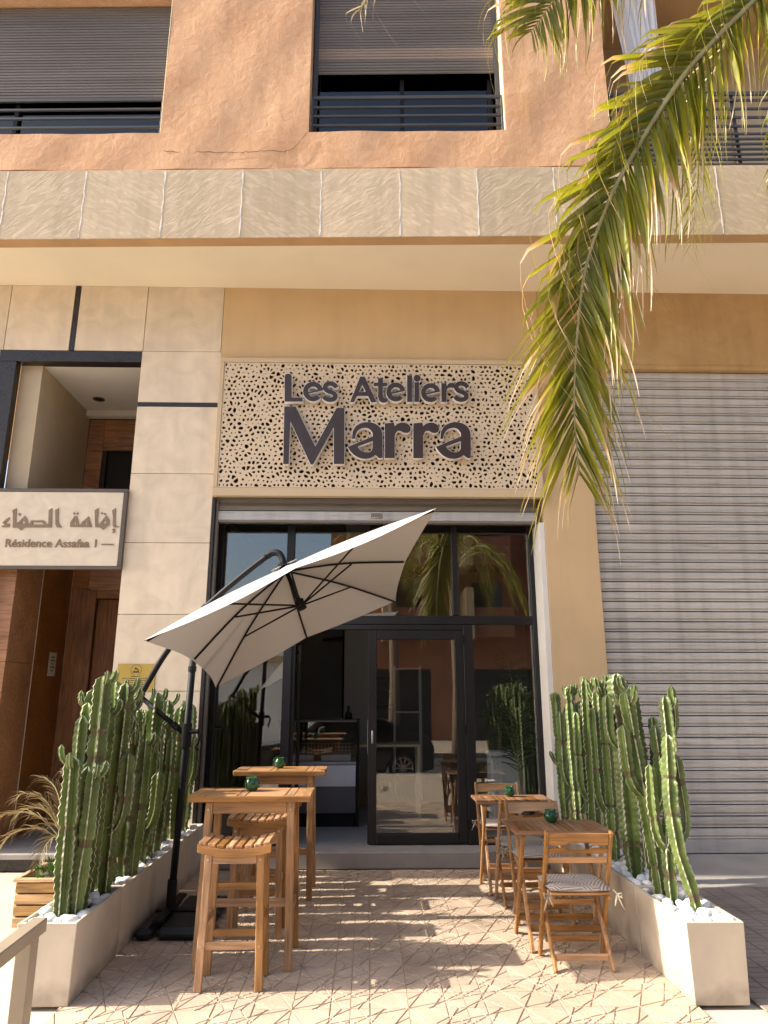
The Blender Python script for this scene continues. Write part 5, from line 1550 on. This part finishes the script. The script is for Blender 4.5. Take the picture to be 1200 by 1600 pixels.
frond(pt, [CR, (2.95, -4.2, 6.62), (2.699, -4.2, 6.353), (2.113, -4.2, 5.685), (1.663, -4.2, 4.969), (1.468, -4.2, 4.585), (1.318, -4.2, 4.175), (1.237, -4.2, 3.742), (1.185, -4.2, 3.251), (1.188, -4.2, 2.85)], 98, .80, NF, .08, True, 5, .028, .5, extra=66)
frond(pt, [CR, (2.9, -4.1, 7.3), (2.30, -4.02, 7.3), (1.80, -4.0, 7.0), (1.38, -4.0, 6.58), (1.13, -4.0, 6.20)], 52, .74, NF, .2, True, 9, .020, .25, ph0=60, ph1=34, extra=46)
frond(pt, [CR, (2.6, -4.2, 8.0), (1.6, -4.1, 8.25), (.7, -4.05, 7.7), (.12, -4.0, 6.75), (-.09, -4.0, 6.36)], 50, .42, NF, .15, False, 12, .022, .2, one_mat=M['leaf_straw'])
for k in range(12):
    a = R(-100 + k * 21); dx, dy = math.cos(a), math.sin(a)
    l = rp.uniform(2.4, 3.0); dz = rp.uniform(.2, 1.1)
    if dx < .1 and dy < 0: dz = 1.3
    if dx < -.2: continue
    frond(pt, [CR, CR + Vector((dx * l * .35, dy * l * .35, .55 + dz * .6)), CR + Vector((dx * l * .75, dy * l * .75, .2 + dz)), CR + Vector((dx * l, dy * l, -1.0 + dz))], 34, .55, Vector((-dy, dx, .3)).cross(Vector((dx, dy, 0))).normalized() * -1 if False else Vector((dx * .3, dy * .3, .95)).normalized(), .15, False, 30 + k)
def street_palm(loc, h, label, seed):
    t = thing('palm_tree', label, 'palm', loc)
    MB().tube([(0, 0, 0), (.04, 0, h * .4), (-.02, .03, h * .8), (0, 0, h)], [.2, .14, .13, .16], 12).build('trunk', M['bark'], t, smooth=True)
    rr = random.Random(seed)
    for k in range(14):
        a = 2 * math.pi * k / 14 + rr.uniform(-.15, .15); dx, dy = math.cos(a), math.sin(a); l = rr.uniform(1.7, 2.2); dz = rr.uniform(-.8, .8); c = Vector((0, 0, h))
        frond(t, [c, c + Vector((dx * l * .4, dy * l * .4, .7 + dz * .5)), c + Vector((dx * l * .8, dy * l * .8, .2 + dz * .9)), c + Vector((dx * l, dy * l, -.9 + dz))], 26, .48, Vector((dx * .3, dy * .3, .95)).normalized(), .15, False, seed * 50 + k)
    return t
street_palm((2.35, -11.2, -.25), 5.3, 'street palm standing across the road opposite the right pane', 3)
street_palm((.75, -13.2, -.25), 5.9, 'street palm standing across the road opposite the door', 4)

# ------------------------------------------------------------------ left side things
cr = thing('wooden_crate_planter', 'weathered slatted pine crate planter by the entrance step', 'planter', (-2.30, -1.87, 0))
hx, hy = .295, .275
for k in range(4):
    z0 = .008 + k * .077
    for sy in (-1, 1): MB().box(-hx, hx, sy * hy - .011, sy * hy + .011, z0, z0 + .066).build('plank', M['crate_x'], cr, .004)
    for sx in (-1, 1): MB().box(sx * hx - .011, sx * hx + .011, -hy + .012, hy - .012, z0 + .003, z0 + .069).build('plank', M['crate_y'], cr, .004)
for sy in (-1, 1): MB().box(-hx - .015, hx + .015, sy * hy - .035, sy * hy + .015, .316, .338).build('top_plank', M['crate_x'], cr, .004)
for sx in (-1, 1): MB().box(sx * hx - .03, sx * hx + .015, -hy + .036 - .0, hy - .036, .316, .337).build('top_plank', M['crate_y'], cr, .004)
MB().box(-hx + .012, hx - .012, -hy + .012, hy - .012, .01, .30).build('soil', M['soil'], cr)
su = thing('succulent', 'low bright green succulent clump growing in the wooden crate', 'plant', (-2.33, -1.95, .30))
mb = MB(); rr = random.Random(8)
for k in range(26):
    cx, cy, cz = rr.uniform(-.22, .25), rr.uniform(-.17, .2), rr.uniform(.02, .07) + (.10 * rr.random() if k > 14 else 0)
    mb.tube([(cx, cy, 0), (cx, cy, cz)], .006, 4)
    for q in range(9):
        a = q * 2.4; r = .020 + .012 * (q / 9) ; up = .035 - .003 * q
        dx, dy = math.cos(a), math.sin(a)
        tip = (cx + dx * (r + .028), cy + dy * (r + .028), cz + up + .012); b0 = (cx + dx * .004, cy + dy * .004, cz); px, py = -dy * .011, dx * .011
        m0 = (cx + dx * (r * .8), cy + dy * (r * .8), cz + up * .5)
        mb.add([b0, (m0[0] + px, m0[1] + py, m0[2]), tip, (m0[0] - px, m0[1] - py, m0[2]), (m0[0], m0[1], m0[2] - .008)], [(0, 1, 2), (0, 2, 3), (0, 4, 1), (1, 4, 2), (2, 4, 3), (3, 4, 0)])
mb.build('leaf_rosettes', M['succ'], su, fix=False)
dp = thing('dry_palm', 'small dried tan palm arching out of the crate towards the entrance', 'plant', (-2.42, -1.72, .30))
MB().tube([(0, 0, 0), (-.01, 0, .12), (0, 0, .2)], [.03, .026, .02], 8).build('trunk', M['bark'], dp)
rr = random.Random(6)
for k, (a, l, h, dz) in enumerate(((185, .62, .30, .02), (165, .55, .42, .15), (200, .5, .18, -.1), (150, .42, .5, .3), (220, .42, .35, .1), (120, .38, .5, .35), (60, .3, .45, .3), (20, .3, .4, .2), (250, .3, .12, -.25))):
    dx, dy = math.cos(R(a)), math.sin(R(a)); c = Vector((0, 0, .18))
    frond(dp, [c, c + Vector((dx * l * .4, dy * l * .4, h * .75)), c + Vector((dx * l * .8, dy * l * .8, h * .8 + dz * .3)), c + Vector((dx * l, dy * l, h * .4 + dz))], 22, .17, Vector((dx * .3, dy * .3, .95)).normalized(), .2, False, 70 + k, .006, name='frond', one_mat=M['leaf_dryflat'])
rl = thing('handrail', 'bronze square tube handrail at the bottom left corner', 'railing', (0, 0, 0))
MB().box(-1.032, -.985, -5.63, -5.58, 0.0, .955).build('post', M['bronze_l'] if 'bronze_l' in M else M['bronze'], rl, .003)
MB().bar((-.995, -5.565, .975), (-.96, -6.35, .975), .045, .040, (1, 0, 0)).build('rail', M['bronze_l'], rl, .003)

# ------------------------------------------------------------------ inside the cafe
dc = thing('display_counter', 'glass fronted refrigerated display counter inside the open door', 'counter', (0, 0, 0))
X0c, X1c, Yc = -1.05, -.10, 1.05
bx('base', M['fridge_dark'], dc, X0c, X1c - .03, Yc, Yc + .7, .30, .72, .006)
bx('plinth', M['black_metal'], dc, X0c + .03, X1c - .05, Yc + .04, Yc + .66, .148, .298, .004)
bx('front_panel', M['fridge_light'], dc, X0c + .01, X1c - .035, Yc - .012, Yc - .001, .60, .84, .004)
bx('deck', M['fridge'], dc, X0c, X1c - .03, Yc, Yc + .7, .845, .88, .004)
bx('side_wall', M['black_metal'], dc, X1c - .028, X1c, Yc - .01, Yc + .7, .16, 1.36, .004)
bx('side_wall', M['black_metal'], dc, X0c - .03, X0c - .002, Yc - .01, Yc + .7, .16, 1.36, .004)
bx('back_panel', M['fridge_dark'], dc, X0c, X1c - .03, Yc + .67, Yc + .70, .882, 1.33, 0)
bx('glass_front', M['glass'], dc, X0c, X1c - .03, Yc - .006, Yc, .885, 1.34, 0)
bx('top', M['fridge_dark'], dc, X0c, X1c - .03, Yc, Yc + .7, 1.335, 1.362, .003)
bx('shelf', M['fridge_dark'], dc, X0c, X1c - .03, Yc + .10, Yc + .66, 1.095, 1.105, 0)
mb = MB()
for k in range(19): mb.box(X0c + .05 + k * .043, X0c + .056 + k * .043, Yc + .30, Yc + .306, .89, 1.07)
for k in range(5): mb.box(X0c + .04, X1c - .08, Yc + .296, Yc + .30, .90 + k * .042, .905 + k * .042)
mb.build('wire_rack', M['mesh_wire'], dc, fix=False)
for a in (0, .45): bx('tray', M['fridge_light'], dc, X0c + .04 + a, X0c + .40 + a, Yc + .10, Yc + .5, .882, .95, .004)
bt = thing('bottle', 'small dark bottle standing on the display counter', 'bottle', (-.24, 1.45, 1.363))
MB().lathe([(.001, 0), (.045, 0), (.048, .01), (.048, .06), (.03, .085), (.014, .10), (.014, .14), (.02, .142), (.02, .16), (.001, .16)], n=16).build('body', M['black_metal'], bt, smooth=True)
st = thing('spiral_staircase', 'dark spiral staircase at the back of the cafe', 'staircase', (-.35, 3.9, .146))
MB().tube([(0, 0, 0), (0, 0, 4.3)], .06, 12).build('column', M['black_metal'], st, smooth=True)
for k in range(18):
    a = R(200 + k * 26); b = a + R(24); z = .22 * (k + 1); r = .78
    poly = [(.05 * math.cos(a), .05 * math.sin(a)), (r * math.cos(a), r * math.sin(a)), (r * math.cos(b), r * math.sin(b)), (.05 * math.cos(b), .05 * math.sin(b))]
    MB().prism(poly, lambda u, v, d: (u, v, d), z, z + .045).build('tread', M['grey_alu'], st, .003)
sh = thing('shelf_rack', 'thin white metal shelf rack seen through the door glass', 'shelf', (.62, 3.4, .146))
for x in (-.2, .2):
    for y in (-.15, .15): MB().box(x - .012, x + .012, y - .012, y + .012, 0, 1.95).build('upright', M['white_paint'], sh, .002)
for z in (.35, .8, 1.25, 1.90): MB().box(-.19, .19, -.14, .14, z, z + .02).build('shelf', M['white_paint'], sh, .002)
wt = thing('side_table', 'small pale topped work table seen through the door glass', 'table', (.30, 1.9, .146))
MB().box(-.45, .40, -.25, .25, .86, .89).build('top', M['reveal'], wt, .003)
for x in (-.42, .37):
    for y in (-.22, .22): MB().box(x - .02, x + .02, y - .02, y + .02, 0, .858).build('leg', M['reveal'], wt, .002)
lp = thing('pendant_lamp', 'wide black wire pendant lamp hanging inside the upper glass', 'lamp', (.44, .60, 3.02))
mb = MB(); n = 22
for k in range(n):
    a = 2 * math.pi * k / n; c, s = math.cos(a), math.sin(a)
    mb.tube([(c * .06, s * .06, .55), (c * .28, s * .28, .50), (c * .50, s * .50, .36)], .009, 5)
    mb.tube([(c * .50, s * .50, .36), (c * .40, s * .40, .18), (c * .22, s * .22, .06)], .006, 5)
for r, z in ((.50, .36), (.22, .06), (.06, .55)):
    mb.tube([(r * math.cos(2 * math.pi * k / 32), r * math.sin(2 * math.pi * k / 32), z) for k in range(33)], .008, 5, cap=False)
mb.build('wire_shade', M['black_metal'], lp, fix=False)
MB().tube([(0, 0, .55), (0, 0, 1.5)], .006, 6).build('cord', M['black_metal'], lp)
MB().lathe([(.001, .30), (.035, .31), (.05, .35), (.035, .40), (.02, .45), (.02, .55), (.001, .55)], n=14).build('bulb_holder', M['black_metal'], lp, smooth=True)
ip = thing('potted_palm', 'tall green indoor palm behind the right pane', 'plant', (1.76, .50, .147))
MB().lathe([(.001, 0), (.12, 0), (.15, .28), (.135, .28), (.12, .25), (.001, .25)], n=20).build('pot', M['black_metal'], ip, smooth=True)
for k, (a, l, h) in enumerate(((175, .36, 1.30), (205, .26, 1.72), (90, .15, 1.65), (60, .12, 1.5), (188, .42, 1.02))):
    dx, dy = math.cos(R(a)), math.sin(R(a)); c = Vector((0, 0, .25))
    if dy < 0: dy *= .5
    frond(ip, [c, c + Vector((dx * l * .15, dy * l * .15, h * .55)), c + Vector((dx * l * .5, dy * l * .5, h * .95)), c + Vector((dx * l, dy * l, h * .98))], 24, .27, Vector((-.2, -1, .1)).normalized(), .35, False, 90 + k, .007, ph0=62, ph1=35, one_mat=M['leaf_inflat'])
bn = thing('storage_box', 'pale grey lidded box on the floor beside the indoor palm', 'box', (1.66, .95, .147))
bx('body', M['bin'], bn, -.20, .20, -.16, .16, 0, .80, .012); bx('lid', M['bin'], bn, -.215, .215, -.175, .175, .802, .86, .012)

# ------------------------------------------------------------------ across the street (seen in the glass)
ob = thing('opposite_building', 'tall terracotta building with tan balconies across the road', 'building', (0, 0, 0))
bx('wall', M['opp_red'], ob, -1.6, 30, -34, -22, -.1, 15.5, 0)
bx('roof', M['opp_tan'], ob, -1.8, 30.2, -34.2, -21.8, 15.502, 15.8, 0)
for fl in range(4):
    for k in range(6):
        x = .9 + k * 3.3; z = 3.9 + fl * 2.9
        b = bx('balcony', M['opp_red'], ob, x, x + 1.6, -22, -20.2, z, z + 1.15, 0)
        bx('side_panel', M['opp_tan'], b, x - .32, x - .02, -22, -19.9, z - .1, z + 1.9, 0)
        wdw = bx('window', M['glass_dark'], ob, x + .2, x + 1.5, -22.06, -21.99, z + 1.16, z + 2.4, 0)
for k in range(6):
    bx('shop_opening', M['sign_dark'], ob, -.8 + k * 4.6, 2.6 + k * 4.6, -22.05, -21.98, -.1, 2.7, 0)
lb = thing('low_shop', 'low white shop with a dark olive fascia across the road', 'building', (0, 0, 0))
bx('wall', M['white_paint'], lb, -16, -2.2, -30, -20.5, -.1, 2.9, 0)
bx('fascia', M['opp_dark'], lb, -9, -2.2, -20.62, -20.51, .6, 2.2, 0)
tm = text_mesh('M EVA', .62, .01)
tm.transform(Matrix.Translation((0, 0, 0)))
for le in split_letters(tm): place_flat('letter', le, M['white_paint'], lb, (-3.35, -20.49, 1.15), (-1, 0, 0), (0, 0, 1))
bx('roof', M['opp_tan'], lb, -16.2, -2.0, -30, -20.3, 2.9, 3.15, 0)
ca = thing('parked_car', 'black hatchback parked at the kerb behind the photographer', 'car', (-.55, -9.75, -.25))
prof = [(-2.05, .28), (-2.08, .55), (-2.0, .78), (-1.25, .88), (-.65, 1.35), (-.2, 1.46), (.8, 1.44), (1.45, 1.12), (1.98, .98), (2.08, .75), (2.06, .30), (1.75, .22), (1.70, .40), (1.52, .62), (1.2, .62), (1.02, .40), (.98, .22), (-.95, .22), (-1.0, .40), (-1.18, .62), (-1.5, .62), (-1.68, .40), (-1.72, .22)]
MB().prism(prof, lambda u, v, d: (u, d * (1 if v < .9 else .86), v), -.85, .85).build('body', M['car_paint'], ca, .03)
for s in (-1, 1):
    MB().prism([(-.95, .93), (-.55, 1.30), (.15, 1.38), (.15, .95)], lambda u, v, d: (u, d, v), s * .80, s * .845).build('window', M['glass_dark'], ca)
    MB().prism([(.22, .95), (.22, 1.38), (.75, 1.36), (1.2, 1.10), (1.15, .98)], lambda u, v, d: (u, d, v), s * .80, s * .845).build('window', M['glass_dark'], ca)
    for x in (-1.34, 1.36):
        w = MB().tube([(x, s * .66, .32), (x, s * .86, .32)], .32, 28).build('wheel', M['tyre'], ca, .015)
        mb = MB()
        for q in range(10):
            a = 2 * math.pi * q / 10; mb.bar((x + .04 * math.cos(a), s * .872, .32 + .04 * math.sin(a)), (x + .22 * math.cos(a), s * .872, .32 + .22 * math.sin(a)), .035, .02, (0, 1, 0))
        mb.tube([(x + .225 * math.cos(2 * math.pi * q / 32), s * .868, .32 + .225 * math.sin(2 * math.pi * q / 32)) for q in range(33)], .015, 6, cap=False)
        mb.tube([(x, s * .86, .32), (x, s * .885, .32)], .05, 12)
        mb.build('rim', M['rim'], w, fix=False)
for s in (-1, 1): bx('headlight', M['white_paint'], ca, -2.09, -2.0, s * .62 - .15, s * .62 + .15, .62, .74, .02)
